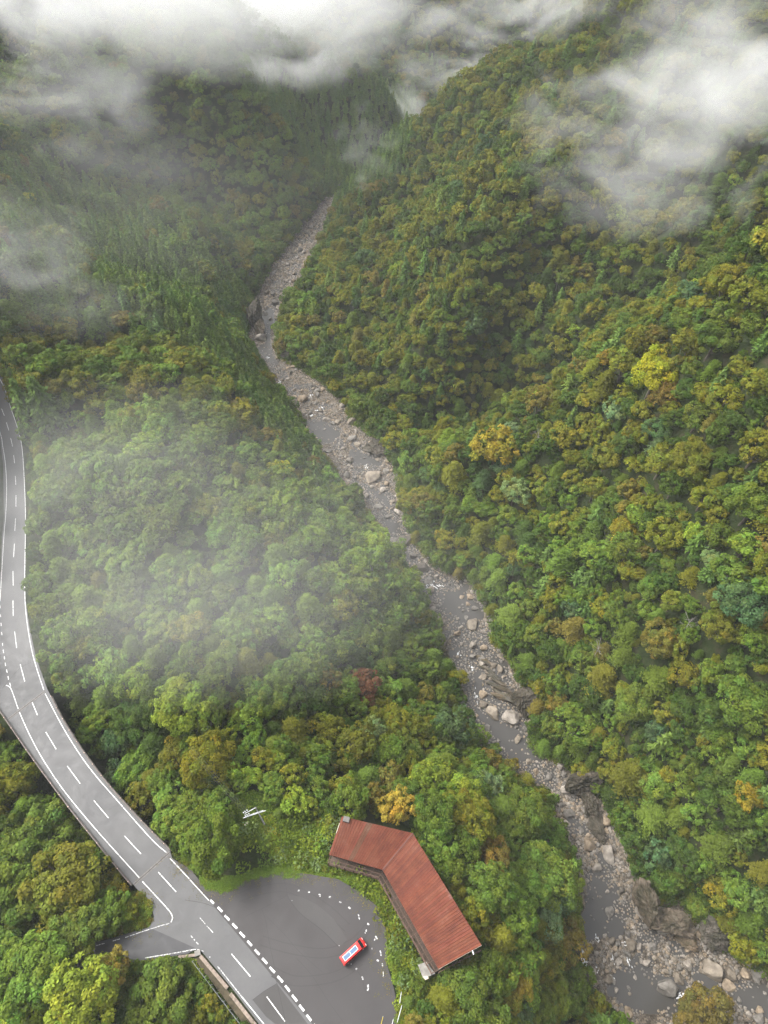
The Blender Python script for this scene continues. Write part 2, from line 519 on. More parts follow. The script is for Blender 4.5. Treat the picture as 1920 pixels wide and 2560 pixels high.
def ground(x, y):
    x, y = np.asarray(x, float), np.asarray(y, float)
    sh = x.shape
    x, y = x.ravel(), y.ravel()
    z = np.zeros(len(x))
    Pn = cp[:, :2] / 100
    for a in range(0, len(x), 20000):
        b = slice(a, a + 20000)
        X = np.stack([x[b], y[b]], 1) / 100
        d2 = ((X[:, None] - Pn[None]) ** 2).sum(2)
        K = np.where(d2 > 0, .5 * d2 * np.log(d2 + 1e-12), 0)
        z[b] = K @ TPS[:-3] + TPS[-3] + X @ TPS[-2:]
    # natural relief
    z = np.maximum(z, -46)
    dr, pr = seg_dist(RCEN, x, y)
    hw = np.interp(pr, np.arange(len(RHW)), RHW)
    rz = np.interp(pr, np.arange(len(RCEN)), RCEN[:, 2])
    amp = sstep(4, 30, dr - hw)
    rid = 1 - 2 * np.abs(fbm(x / 52 + 5, y / 52, 3) - .5)
    far_ = .55 + .45 * sstep(90, 190, y)
    z = z + amp * far_ * (26 * (rid - .80) + 7 * (fbm(x / 30 + 2, y / 30) - .5) + 3.0 * (fbm(x / 11, y / 11 + 9) - .5))
    # river channel
    bed = rz + .05 + 1.9 * (fbm(x / 4 + 3, y / 4) - .5) + .5 * sstep(.3, 1.0, dr / np.maximum(hw, 1))
    bed = bed - .5 * sstep(15, 17, pr) * (1 - sstep(27, 29, pr))
    nr = dr < hw + 4
    for pw in POOLS_W:
        pdist = np.full(len(x), 9.0)
        xs, ys = [q[0] for q in pw], [q[1] for q in pw]
        m = nr & (x > min(xs) - 4) & (x < max(xs) + 4) & (y > min(ys) - 4) & (y < max(ys) + 4)
        if m.any():
            pdist[m] = poly_dist(pw, x[m], y[m])
        k = 1 - sstep(-1.0, 1.2, pdist)
        bed = bed * (1 - k) + (rz - .9) * k
    t = sstep(-1.5, 7, dr - hw)
    z = np.maximum(z, rz + .6)
    z = bed * (1 - t) + z * t
    # road bench, branch road, parking ground, building pad
    d, p = seg_dist(ROAD_W, x, y)
    onb = sstep(par_b0 - .12, par_b0 + .05, p) * (1 - sstep(par_b1 - .05, par_b1 + .12, p))
    t = (1 - sstep(5.0, 11, d)) * (1 - onb)
    z = z * (1 - t) - .15 * t
    under = onb * (1 - sstep(4, 14, d))
    z = z * (1 - under) + np.minimum(z, -9) * under
    d, p = seg_dist(BRANCH_W, x, y)
    t = 1 - sstep(3.0, 8, d)
    z = z * (1 - t) - .18 * t
    for poly, lvl, fall in ((LOT_W, -.15, 5), (LAYBY_W, -.15, 4), (BUILD_PAD, -1.2, 6)):
        d = poly_dist([tuple(q[:2]) for q in poly], x, y)
        t = 1 - sstep(.8, fall, d)
        z = z * (1 - t) + lvl * t
    return z.reshape(sh)


gx = np.arange(-330, 262, 1.7)
gy = [-55.0]
while gy[-1] < 790:
    gy.append(gy[-1] + 1.5 + max(0, gy[-1] - 60) * .0045)
gy = np.array(gy)
GX, GY = np.meshgrid(gx, gy)
GZ = ground(GX, GY)


def gz(x, y):
    """ground height by lookup"""
    x, y = np.asarray(x, float), np.asarray(y, float)
    ix = np.clip((x - gx[0]) / 1.7, 0, len(gx) - 1.001)
    iy = np.clip(np.interp(y, gy, np.arange(len(gy))), 0, len(gy) - 1.001)
    i0, j0 = ix.astype(int), iy.astype(int)
    fx, fy = ix - i0, iy - j0
    return (GZ[j0, i0] * (1 - fx) + GZ[j0, i0 + 1] * fx) * (1 - fy) + (GZ[j0 + 1, i0] * (1 - fx) + GZ[j0 + 1, i0 + 1] * fx) * fy


def hit(px, py, h=0.0):
    """first point along the sight line that lies h above the ground"""
    d = rays(px, py)
    t = np.linspace(60, 1000, 3000)
    P = CAM + d * t[:, None]
    below = P[:, 2] - h < gz(P[:, 0], P[:, 1])
    k = int(np.argmax(below)) if below.any() else len(t) - 1
    return P[k]


def seen(P):
    """whether bare ground leaves the point in sight"""
    k = np.linspace(.25, .985, 60)
    Q = CAM + (np.asarray(P) - CAM) * k[:, None]
    return not (Q[:, 2] < gz(Q[:, 0], Q[:, 1])).any()


nxg, nyg = len(gx), len(gy)
vv = np.stack([GX.ravel(), GY.ravel(), GZ.ravel()], 1)
idx = np.arange(nxg * nyg).reshape(nyg, nxg)
fc = np.stack([idx[:-1, :-1], idx[:-1, 1:], idx[1:, 1:], idx[1:, :-1]], -1).reshape(-1, 4)
m_ground, nt, b = nodes("forest floor and river bed")
geo = nt.nodes.new("ShaderNodeNewGeometry")
n1 = nz(nt, .35, 6)
r1 = ramp(nt, n1.outputs['Fac'], [(.3, (.012, .018, .007)), (.5, (.022, .032, .010)), (.68, (.040, .036, .02))])
n2 = nz(nt, .5, 8, .65)
r2 = ramp(nt, n2.outputs['Fac'], [(.25, (.035, .03, .023)), (.5, (.085, .074, .060)), (.75, (.16, .145, .125))])
tcb = nt.nodes.new("ShaderNodeTexCoord")
vor = nt.nodes.new("ShaderNodeTexVoronoi")
vor.inputs['Scale'].default_value = 2.2
nt.links.new(tcb.outputs['Object'], vor.inputs['Vector'])
peb = ramp(nt, vor.outputs['Color'], [(.15, (.55, .52, .50)), (.5, (1.0, .97, .93)), (.85, (1.7, 1.62, 1.5))])
pm = nt.nodes.new("ShaderNodeMixRGB")
pm.blend_type = 'MULTIPLY'
pm.inputs[0].default_value = 1
nt.links.new(r2.outputs[0], pm.inputs[1])
nt.links.new(peb.outputs[0], pm.inputs[2])
at_ = nt.nodes.new("ShaderNodeAttribute")
at_.attribute_name = 'rock'
mx = nt.nodes.new("ShaderNodeMixRGB")
nt.links.new(at_.outputs['Fac'], mx.inputs[0])
nt.links.new(r1.outputs[0], mx.inputs[1])
nt.links.new(pm.outputs[0], mx.inputs[2])
nt.links.new(mx.outputs[0], b.inputs['Base Color'])
b.inputs['Roughness'].default_value = .85
b.inputs['Specular IOR Level'].default_value = .08
n3 = nz(nt, 1.2, 8, .6)
bp = nt.nodes.new("ShaderNodeBump")
bp.inputs['Strength'].default_value = .8
bp.inputs['Distance'].default_value = .5
nt.links.new(n3.outputs['Fac'], bp.inputs['Height'])
nt.links.new(bp.outputs[0], b.inputs['Normal'])
hill = mesh_obj("ground", vv, fc.tolist(), m_ground, smooth=True)
tag(hill, "wooded mountain slopes falling to the rocky river gorge", kind='structure')
dr_g, pr_g = seg_dist(RCEN, vv[:, 0], vv[:, 1])
hw_g = np.interp(pr_g, np.arange(len(RHW)), RHW)
rock = 1 - sstep(-1, 1.5, dr_g - hw_g + 2 * (fbm(vv[:, 0] / 6, vv[:, 1] / 6) - .5))
ra = hill.data.attributes.new('rock', 'FLOAT', 'POINT')
ra.data.foreach_set('value', rock.astype(np.float32))

# ---------------------------------------------------------------- river water
m_water, nt, b = nodes("river water")
b.inputs['Base Color'].default_value = (.052, .049, .044, 1)
b.inputs['Roughness'].default_value = .22
b.inputs['IOR'].default_value = 1.33
b.inputs['Specular IOR Level'].default_value = .8
wnz = nz(nt, 1.6, 5, .6)
bp = nt.nodes.new("ShaderNodeBump")
bp.inputs['Strength'].default_value = .25
bp.inputs['Distance'].default_value = .12
nt.links.new(wnz.outputs['Fac'], bp.inputs['Height'])
nt.links.new(bp.outputs[0], b.inputs['Normal'])
wv, wf = [], []
for i, c in enumerate(RCEN):
    a = RCEN[min(i + 1, len(RCEN) - 1)] - RCEN[max(i - 1, 0)]
    nrm = np.array([a[1], -a[0]]) / np.hypot(a[0], a[1])
    for k in range(7):
        t = (k / 6 * 2 - 1) * (RHW[i] + 4.5)
        wv.append((c[0] + nrm[0] * t, c[1] + nrm[1] * t, c[2]))
for i in range(len(RCEN) - 1):
    for k in range(6):
        a = i * 7 + k
        wf.append((a, a + 1, a + 8, a + 7))
water = mesh_obj("river", wv, wf, m_water, smooth=True)
tag(water, "shallow grey brown river winding between boulders", kind='structure')

# ---------------------------------------------------------------- trees: crowns, trunks
def quads_mesh(name, C, T, B, tone, mat):
    """diamond leaves: centre, two half axes"""
    n = len(C)
    v = np.stack([C - T, C + B - .15 * T, C + T, C - B - .15 * T], 1).reshape(-1, 3)
    me = bpy.data.meshes.new(name)
    me.vertices.add(4 * n)
    me.vertices.foreach_set('co', v.astype(np.float32).ravel())
    me.loops.add(4 * n)
    me.loops.foreach_set('vertex_index', np.arange(4 * n, dtype=np.int32))
    me.polygons.add(n)
    me.polygons.foreach_set('loop_start', np.arange(0, 4 * n, 4, dtype=np.int32))
    me.update(calc_edges=True)
    a = me.attributes.new('tone', 'FLOAT_COLOR', 'FACE')
    t4 = np.ones((n, 4), np.float32)
    t4[:, :3] = tone
    a.data.foreach_set('color', t4.ravel())
    me.materials.append(mat)
    me.validate()
    return me


def unit(a):
    return a / np.maximum(np.linalg.norm(a, axis=-1, keepdims=True), 1e-9)


def leaf_frame(rg, n, size, asp=.62):
    r = unit(rg.normal(size=n.shape))
    t = unit(np.cross(n, r))
    b = np.cross(n, t)
    s = size * rg.uniform(.7, 1.35, (len(n), 1))
    return t * s, b * s * asp


def broad_crown(name, seed, nc, nl, leaf, mat, flatz=.85, spread=.32, gappy=0.0):
    rg = np.random.default_rng(seed)
    k = np.arange(nc * 3) + .5
    ph = math.pi * (1 + 5 ** .5) * k
    zz = 1 - 2 * k / (nc * 3)
    d = np.stack([np.sqrt(1 - zz ** 2) * np.cos(ph), np.sqrt(1 - zz ** 2) * np.sin(ph), zz], 1)
    d = d[d[:, 2] > -.45]
    d = unit(d + rg.normal(size=d.shape) * .16)
    sel = rg.permutation(len(d))[:nc]
    d = d[sel]
    # main limbs give the crown three to six lobes
    nl_ = rg.integers(4, 7)
    lob = unit(np.stack([rg.normal(size=nl_), rg.normal(size=nl_), rg.uniform(-.1, .9, nl_)], 1))
    near = (d @ lob.T).max(1)
    rad = .58 + .32 * sstep(.5, .98, near) + rg.normal(size=len(d)) * .10
    ni = len(d) // 4
    di = unit(rg.normal(size=(ni, 3)) + np.array([0, 0, .7]))
    d = np.vstack([d, di])
    rad = np.concatenate([rad, rg.uniform(.3, .55, ni)])
    c = d * rad[:, None] * (1, 1, flatz)
    cr = rg.uniform(.55, 1.25, len(d)) * spread * .88
    C, N, TN = [], [], []
    for i in range(len(d)):
        if rg.random() < gappy:
            continue
        m = int(nl * rg.uniform(.7, 1.3) * (cr[i] / spread) ** 2)
        u = unit(rg.normal(size=(m * 2, 3)) + d[i] * .5 + np.array([0, 0, .55]))
        u = u[(u @ d[i] > -.25)][:m]
        rr = cr[i] * rg.uniform(.6, 1.08, (len(u), 1)) ** .6
        p = c[i] + u * rr * (1, 1, .78)
        tone = rg.uniform(.78, 1.22)
        hue = rg.normal() * .06
        lt = tone * rg.uniform(.66, 1.36, len(u))
        C.append(p)
        N.append(unit(u * .85 + np.array([0, 0, .45]) + rg.normal(size=u.shape) * .34))
        TN.append(np.stack([lt * (1 + hue * 1.6), lt, lt * (1 - hue)], 1))
    C, N, TN = np.vstack(C), np.vstack(N), np.vstack(TN)
    C = C + np.array([0, 0, 1.25])
    T, B = leaf_frame(rg, N, leaf)
    return quads_mesh(name, C, T, B, TN, mat)


def cedar_crown(name, seed, nw, nb, nl, leaf, mat, width=.42, top=2.2):
    rg = np.random.default_rng(seed)
    C, N, TN, AX = [], [], [], []
    for k in range(nw):
        f = k / (nw - 1)
        z = .45 + (top - .45) * f
        r = width * ((1 - f) ** .75) * (1.0 if f > .12 else .75) + .03
        m = max(4, int(nb * (1 - .55 * f)))
        a0 = rg.uniform(0, 6.28)
        for j in range(m):
            a = a0 + 6.283 * j / m + rg.normal() * .15
            L = r * rg.uniform(.78, 1.2)
            out = np.array([math.cos(a), math.sin(a), 0])
            n_ = max(3, int(nl * (1 - .5 * f)))
            t = rg.uniform(.25, 1, n_)
            p = out * (t * L)[:, None] + np.array([0, 0, 1]) * (z + .10 * t - .34 * L * t * t)[:, None]
            p = p + rg.normal(size=p.shape) * .035 * np.array([1, 1, .8])
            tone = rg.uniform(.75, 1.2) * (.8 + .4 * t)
            C.append(p)
            N.append(unit(np.array([0, 0, .8]) + out * .5 + rg.normal(size=p.shape) * .45))
            TN.append(np.stack([tone, tone, tone], 1) * rg.uniform(.85, 1.15, (n_, 1)))
            AX.append(np.repeat(out[None], n_, 0))
    C, N, TN, AX = map(np.vstack, (C, N, TN, AX))
    T = unit(AX - N * (AX * N).sum(1, keepdims=True) + rg.normal(size=AX.shape) * .35)
    B = unit(np.cross(N, T))
    s = leaf * rg.uniform(.7, 1.3, (len(C), 1))
    return quads_mesh(name, C, T * s, B * s * .45, TN, mat)


def trunk_mesh(name, seed, h=1.35, r=.085, limbs=5, reach=.55):
    rg = random.Random(seed)
    bm = bmesh.new()
    p = Vector((0, 0, -.35))
    pts = [p.copy()]
    for k in range(5):
        p = p + Vector((rg.uniform(-.05, .05), rg.uniform(-.05, .05), (h + .35) / 5))
        pts.append(p.copy())
    for k in range(5):
        rod(bm, pts[k], pts[k + 1], r * (1 - k * .14), r * (1 - (k + 1) * .14), 7)
    for k in range(limbs):
        s = pts[2 + k % 3]
        a = k * 2.4 + rg.uniform(-.4, .4)
        m = s + Vector((math.cos(a) * reach * .5, math.sin(a) * reach * .5, .22))
        e = m + Vector((math.cos(a + .3) * reach * .5, math.sin(a + .3) * reach * .5, .30))
        rod(bm, s, m, r * .42, r * .3, 5)
        rod(bm, m, e, r * .3, r * .12, 5)
    bmesh.ops.recalc_face_normals(bm, faces=bm.faces)
    me = bpy.data.meshes.new(name)
    bm.to_mesh(me)
    bm.free()
    me.materials.append(M_BARK)
    return me


BIG = [broad_crown("crown", 100 + k, 92, 92, .047, M_LEAF, flatz=.74 + .06 * (k % 4), spread=.25 + .02 * (k % 3)) for k in range(6)]
MID = [broad_crown("crown", 200 + k, 60, 54, .064, M_LEAF, flatz=.72 + .07 * (k % 4), spread=.28 + .02 * (k % 3)) for k in range(6)]
SPARSE = broad_crown("crown", 300, 80, 60, .05, M_LEAF, .8, .23, .12)
FAR = [broad_crown("crown", 400 + k, 48, 44, .078, M_LEAF_I, flatz=.70 + .07 * (k % 4), spread=.29 + .02 * (k % 3)) for k in range(7)]


def layered_crown(name, seed, nlay, nl, leaf, mat):
    """maple-like crown: flat sprays of leaves one above the other"""
    rg = np.random.default_rng(seed)
    C, N, TN = [], [], []
    for k in range(nlay):
        f = (k + .5) / nlay
        a = k * 2.4 + rg.normal() * .3
        rr = (1 - f ** 1.6) * rg.uniform(.35, .85)
        c = np.array([math.cos(a) * rr, math.sin(a) * rr, .5 + 1.5 * f])
        s = rg.uniform(.28, .5)
        m = int(nl * s / .4)
        u = rg.normal(size=(m, 2)) * .42
        p = np.column_stack([c[0] + u[:, 0] * s, c[1] + u[:, 1] * s, c[2] - .35 * s * (u ** 2).sum(1) + rg.normal(size=m) * .03 - .12 * np.hypot(c[0] + u[:, 0] * s, c[1] + u[:, 1] * s)])
        t = rg.uniform(.8, 1.2) * rg.uniform(.85, 1.15, m)
        C.append(p)
        N.append(unit(np.array([math.cos(a) * .25, math.sin(a) * .25, 1]) + rg.normal(size=(m, 3)) * .3))
        TN.append(np.stack([t, t, t], 1))
    C, N, TN = np.vstack(C), np.vstack(N), np.vstack(TN)
    T, B = leaf_frame(rg, N, leaf)
    return quads_mesh(name, C, T, B, TN, mat)


FAR += [layered_crown("crown", 450 + k, 34, 62, .075, M_LEAF_I) for k in range(2)]
FAR += [broad_crown("crown", 460 + k, 44, 44, .078, M_LEAF_I, flatz=(1.05, .55)[k], spread=.3) for k in range(2)]
BIG += [broad_crown("crown", 160 + k, 92, 92, .047, M_LEAF, flatz=(1.0, .62)[k], spread=.26) for k in range(2)]
MID += [layered_crown("crown", 260 + k, 44, 78, .064, M_LEAF) for k in range(2)] + [broad_crown("crown", 270 + k, 56, 54, .064, M_LEAF, flatz=(1.05, .58)[k], spread=.3) for k in range(2)]
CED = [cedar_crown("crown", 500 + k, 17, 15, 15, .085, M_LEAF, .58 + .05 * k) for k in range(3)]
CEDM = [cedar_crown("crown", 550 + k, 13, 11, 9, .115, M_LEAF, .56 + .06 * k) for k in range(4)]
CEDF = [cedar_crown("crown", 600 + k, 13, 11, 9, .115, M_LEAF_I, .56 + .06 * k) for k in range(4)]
TRUNKS = [trunk_mesh("trunk", 10 + k) for k in range(4)]
CTRUNK = trunk_mesh("trunk", 20, 2.0, .05, 0)

TINT = dict(
    fresh=((.090, .142, .018), "fresh green"), mid=((.073, .110, .014), "mid green"), dark=((.043, .074, .011), "dark green"),
    olive=((.104, .112, .011), "olive green"), yolive=((.122, .132, .012), "yellowish olive"), brown=((.115, .102, .018), "brownish olive"),
    bright=((.215, .245, .012), "bright yellow green"), lime=((.135, .185, .018), "light green"), yellow=((.27, .215, .03), "pale yellow"), gold=((.165, .135, .013), "golden"),
    rust=((.125, .060, .030), "red brown"), blue=((.052, .092, .030), "bluish green"), pale=((.115, .17, .060), "pale green"), cedar=((.080, .138, .028), "deep green"),
    cedar2=((.112, .172, .032), "mid green"), orange=((.110, .085, .017), "orange brown"))

# surfaces of the photograph that trees leave open (picture outline of road, parking ground, roof and river bed)
ROAD_R_PX = [(-60, 850), (8, 945), (28, 1023), (47, 1081), (57, 1128), (63, 1230), (65, 1310), (63, 1422), (64, 1500), (74, 1569), (90, 1644), (118, 1722), (155, 1796), (202, 1871), (259, 1948), (310, 2007), (365, 2066), (425, 2127)]
ROAD_L_PX = [(535, 2412), (492, 2376), (370, 2397), (240, 2412), (240, 2370), (380, 2325), (395, 2290), (385, 2270), (333, 2212), (301, 2175), (240, 2099), (182, 2026), (105, 1923), (16, 1798), (-60, 1700), (-60, 1100)]
ASPHALT_PX = ROAD_R_PX + LOT_PX[1:-2] + [(657, 2570)] + ROAD_L_PX
ROOF_POLY = [ROOF_PX[k] for k in 'ABEFCD']
FACADE_POLY = [(815, 2150), (955, 2190), (1060, 2440), (1110, 2450), (1100, 2420), (957, 2174), (823, 2136)]
POLE_POLY = [(600, 2010), (670, 2015), (672, 2050), (655, 2062), (600, 2062)]
CREEP = [r7(*p) for p in [(808, 432), (850, 405), (890, 436), (930, 468), (1000, 472), (1060, 458), (1100, 438), (1215, 422), (1240, 410), (1300, 436), (1400, 450), (1480, 468), (1505, 494), (1420, 480), (1335, 468), (1270, 476), (1222, 470), (1210, 458), (1080, 480), (1010, 528), (960, 542), (915, 524), (888, 528), (872, 500), (862, 448)]]
CLEAR = [(ASPHALT_PX, .98), (RIV_POLY_PX, .08), (CREEP, 1.0), ([r7(*q) for q in ((828, 835), (862, 808), (992, 960), (1110, 1116), (1040, 1116))], .95), (ROOF_POLY, .85), (FACADE_POLY, .55), (POLE_POLY, 1.0)]
BR_CLEAR = [(385, 2300), (240, 2345), (150, 2355), (150, 2425), (240, 2425), (500, 2385)]
WEEDS = [(480, 2165), (520, 2120), (600, 2062), (680, 2050), (735, 2020), (850, 2030), (815, 2150), (955, 2190), (1060, 2445), (1000, 2500), (960, 2330), (900, 2235), (770, 2186), (619, 2199), (512, 2220)]


def blocked(px, py, r, k=1.0):
    for poly, f in CLEAR:
        xs = [p[0] for p in poly]
        ys = [p[1] for p in poly]
        if px < min(xs) - r or px > max(xs) + r or py < min(ys) - r or py > max(ys) + r:
            continue
        if float(poly_dist(poly, np.array([px]), np.array([py]))[0]) < f * r * k:
            return True
    return False


def vpoly(*p):
    return [(a * V, b * V) for a, b in p]


Z_FARCED = vpoly((560, 120), (900, 190), (880, 360), (770, 400), (722, 440), (660, 340), (600, 240), (520, 180))
Z_MIDCED = vpoly((0, 340), (110, 320), (300, 450), (480, 560), (545, 640), (565, 800), (620, 880), (720, 1010), (745, 1070), (690, 1080), (600, 950), (480, 790), (300, 720), (0, 660))
Z_N1 = vpoly((30, 880), (400, 860), (560, 980), (720, 1090), (940, 1330), (960, 1440), (700, 1400), (420, 1440), (120, 1520), (50, 1300))
Z_N2 = vpoly((0, 690), (480, 700), (700, 1040), (560, 1000), (400, 880), (60, 880), (0, 800))
Z_BL = vpoly((-200, 1550), (60, 1620), (330, 1950), (560, 2240), (560, 2500), (-200, 2500))
Z_SLOPE = vpoly((380, 1560), (1100, 1600), (1290, 1900), (1280, 2500), (840, 2500), (850, 1980), (700, 1800), (480, 1760))
Z_UPR = vpoly((700, 440), (1000, 100), (1659, 0), (2300, 0), (2300, 520), (1659, 500), (1480, 640), (1200, 820), (960, 950), (800, 900), (600, 700))
Z_BAMBOO = vpoly((470, 1590), (700, 1590), (720, 1790), (560, 1760), (450, 1720))
Z_MEADOW = vpoly((-100, 660), (110, 680), (150, 780), (60, 830), (-100, 800))


def pick(rg, table):
    t = rg.random() * sum(w for _, w in table)
    for k, w in table:
        t -= w
        if t <= 0:
            return k
    return table[-1][0]


def species(px, py, x, y):
    """(is cedar, tint, radius) at a place: stands of one kind run in patches"""
    p = ([px], [py])
    patch = float(fbm(np.array([x / 30 + 40]), np.array([y / 30 + 7]), 2)[0])
    patch2 = float(fbm(np.array([x / 16 + 90]), np.array([y / 16 + 3]), 2)[0])
    if inside(Z_FARCED, *p)[0]:
        return True, pick(rnd, [('cedar', 7), ('cedar2', 3)]), rnd.uniform(3.3, 4.8)
    if inside(Z_MIDCED, *p)[0]:
        if rnd.random() < .72 + .5 * (patch - .5):
            return True, pick(rnd, [('cedar', 4), ('cedar2', 6)]), rnd.uniform(3.4, 5.0)
        return False, pick(rnd, [('mid', 5), ('olive', 3), ('fresh', 3), ('brown', 1), ('yolive', .6)]), rnd.uniform(2.81, 4.82)
    if inside(Z_N1, *p)[0]:
        return False, pick(rnd, [('fresh', 7), ('mid', 5), ('lime', .5), ('olive', 1)]), rnd.uniform(3.02, 5.38)
    if inside(Z_N2, *p)[0]:
        return False, pick(rnd, [('olive', 5), ('mid', 4), ('brown', 1.5), ('yolive', 2), ('fresh', 3)]), rnd.uniform(3.02, 5.38)
    if inside(Z_BL, *p)[0]:
        return False, pick(rnd, [('mid', 6), ('fresh', 2), ('olive', 3), ('dark', 2)]), rnd.uniform(3.0, 5.2)
    if inside(Z_BAMBOO, *p)[0]:
        return False, pick(rnd, [('lime', 5), ('fresh', 3), ('bright', .8), ('yolive', 2), ('mid', 1)]), rnd.uniform(2.0, 3.2)
    if inside(Z_SLOPE, *p)[0]:
        return False, pick(rnd, [('fresh', 4), ('mid', 6), ('lime', 1), ('yolive', 1.8), ('olive', 2), ('brown', .8), ('pale', .6)]), rnd.uniform(2.59, 5.15)
    if px < 1000 * V * .62 or (px < 700 * V and py < 900 * V):
        return False, pick(rnd, [('olive', 2.2), ('mid', 6), ('dark', 2), ('yolive', .6), ('brown', .4), ('fresh', 3.5), ('blue', .4)]), rnd.uniform(3.02, 5.38)
    if rnd.random() < .035:
        return True, pick(rnd, [('cedar', 7), ('cedar2', 3)]), rnd.uniform(3.2, 5.0)
    if inside(Z_UPR, *p)[0]:
        w = [('olive', 3.5 + 4 * patch), ('dark', 4.5 * (1.3 - patch)), ('mid', 2.5), ('yolive', 2.2 * patch2), ('brown', 1.2 * patch2), ('blue', .25), ('lime', .25)]
        return False, pick(rnd, w), rnd.choice((rnd.uniform(2.0, 3.2), rnd.uniform(3.0, 4.7)))
    if float(seg_dist(RCEN, np.array([x]), np.array([y]))[0][0]) < 48:
        w = [('mid', 5), ('dark', 3.5), ('fresh', 2.5), ('olive', 3), ('brown', .8), ('yolive', .7), ('blue', .5)]
    elif py > 1500 * V:
        w = [('dark', 4.5), ('mid', 4), ('olive', 2.5), ('yolive', 1.6 * patch2), ('fresh', 2), ('brown', .7), ('blue', .25), ('gold', .06)]
    else:
        w = [('olive', 4.5 + 2 * patch), ('yolive', 2.2 * patch2), ('dark', 4 * (1.2 - patch)), ('mid', 2.8), ('brown', 1.7 * patch2), ('lime', .4), ('blue', .25), ('pale', .25), ('gold', .12), ('bright', .04)]
    return False, pick(rnd, w), rnd.choice((rnd.uniform(2.5, 4.0), rnd.uniform(3.6, 6.0)))


CELL = 6.0
HASH = {}


def near_any(x, y, r, z=0.0, k_=.64):
    ci, cj = int(x // CELL), int(y // CELL)
    k = int(math.ceil((r + 9) / CELL))
    for i in range(ci - k, ci + k + 1):
        for j in range(cj - k, cj + k + 1):
            for (a, b, q, c) in HASH.get((i, j), ()):
                if (a - x) ** 2 + (b - y) ** 2 + .8 * (c - z) ** 2 < (k_ * (r + q)) ** 2:
                    return True
    return False


def put(x, y, r, z=None):
    HASH.setdefault((int(x // CELL), int(y // CELL)), []).append((x, y, r, float(gz(x, y)) if z is None else z))


NOTABLE = [  # view px, view py, radius in view px, tint, look, label
    (1418, 805, 46, 'bright', 'b', "bright yellow green maple, the brightest crown on the right slope"),
    (1352, 775, 44, 'yolive', 'b', "yellowish olive tree touching the bright yellow green maple"),
    (858, 1745, 40, 'yellow', 's', "sparse pale yellow tree overhanging the upper corner of the red roof"),
    (788, 1480, 42, 'rust', 'b', "red brown tree in the misty wood left of the gorge"),
    (395, 1520, 60, 'lime', 'b', "broad light green tree to the right of the road bridge"),
    (440, 1640, 66, 'yolive', 'b', "domed yellowish olive tree standing above the light green bamboo"),
    (466, 1810, 66, 'mid', 'b', "round dense green tree beside the utility pole at the parking edge"),
    (1072, 962, 44, 'gold', 'b', "golden tree on the spur right of the rocky river bend"),
    (1082, 1002, 27, 'blue', 'b', "small bluish green tree just below the golden tree"),
    (1112, 1062, 32, 'pale', 's', "pale green feathery tree below the small bluish green tree"),
    (1440, 850, 30, 'orange', 'b', "orange brown tree just below the bright yellow green maple"),
    (605, 1012, 24, 'bright', 's', "small bright yellow green tree alone on the left spur"),
    (742, 1118, 36, 'lime', 'b', "light green tree on the crest of the left spur near the river"),
    (1008, 1770, 52, 'yolive', 'b', "large yellowish olive tree to the right of the roof"),
    (1062, 1850, 46, 'orange', 'b', "orange brown tree between the roof and the big fresh green tree"),
    (1180, 1880, 62, 'fresh', 'b', "big fresh green tree leaning over the lower river bend"),
    (1135, 1762, 54, 'mid', 'b', "mid green tree uphill of the big fresh green tree"),
    (940, 1680, 36, 'lime', 'b', "light green tree above the pale yellow tree"),
    (1098, 2130, 46, 'gold', 'b', "golden tree low on the slope below the red roofed building"),
    (95, 1800, 74, 'mid', 'b', "tall green tree left of the bridge, highest crown of the roadside clump"),
    (140, 1905, 70, 'olive', 'b', "broad olive tree nearest the side road mouth"),
    (40, 1910, 70, 'mid', 'b', "green tree at the frame edge above the side road"),
    (178, 1872, 42, 'fresh', 'b', "fresh green tree pressed against the bridge railing"),
    (35, 1690, 52, 'olive', 'b', "olive tree growing beside the bridge at the frame edge"),
    (70, 2100, 66, 'fresh', 'b', "fresh green tree just below the side road at the frame edge"),
    (185, 2150, 84, 'lime', 'b', "large light green tree in the bottom corner below the side road"),
    (60, 2185, 66, 'lime', 'b', "light green tree at the very corner of the bottom left wood"),
    (345, 2150, 66, 'mid', 'b', "green tree behind the wire fence of the bottom left wood"),
    (395, 2200, 48, 'olive', 'b', "olive tree nearest the wire fence beside the road"),
    (240, 2098, 42, 'brown', 'b', "brownish olive tree overhanging the side road"),
    (1362, 1672, 44, 'olive', 'b', "olive tree on the bank opposite the fresh green tree"),
    (1538, 1208, 27, 'pale', 's', "pale green tree standing out high on the right slope"),
    (1345, 1140, 34, 'gold', 'b', "golden tree among olive crowns in the middle of the right slope"),
    (1515, 2195, 52, 'orange', 'b', "orange brown tree at the bottom edge in front of the river boulders"),
    (60, 432, 15, 'bright', 'b', "small bright yellow green tree among cedars high on the left"),
    (1420, 930, 27, 'blue', 'b', "bluish green tree inside the olive crowns of the right spur"),
    (1620, 1720, 36, 'gold', 'b', "golden tree at the right frame edge above the rapids"),
    (80, 850, 46, 'cedar', 'c', "pointed cedar beside the road at the left frame edge"),
    (38, 845, 34, 'cedar', 'c', "cedar between the pointed roadside cedar and the road"),
    (1560, 1930, 38, 'yolive', 'b', "yellowish olive tree on the rock above the river boulders"),
    (1050, 1770 + 560, 40, 'mid', 'b', "green tree below the frame edge"),
]
TREES = []   # x, y, radius, cedar, tint, label or None
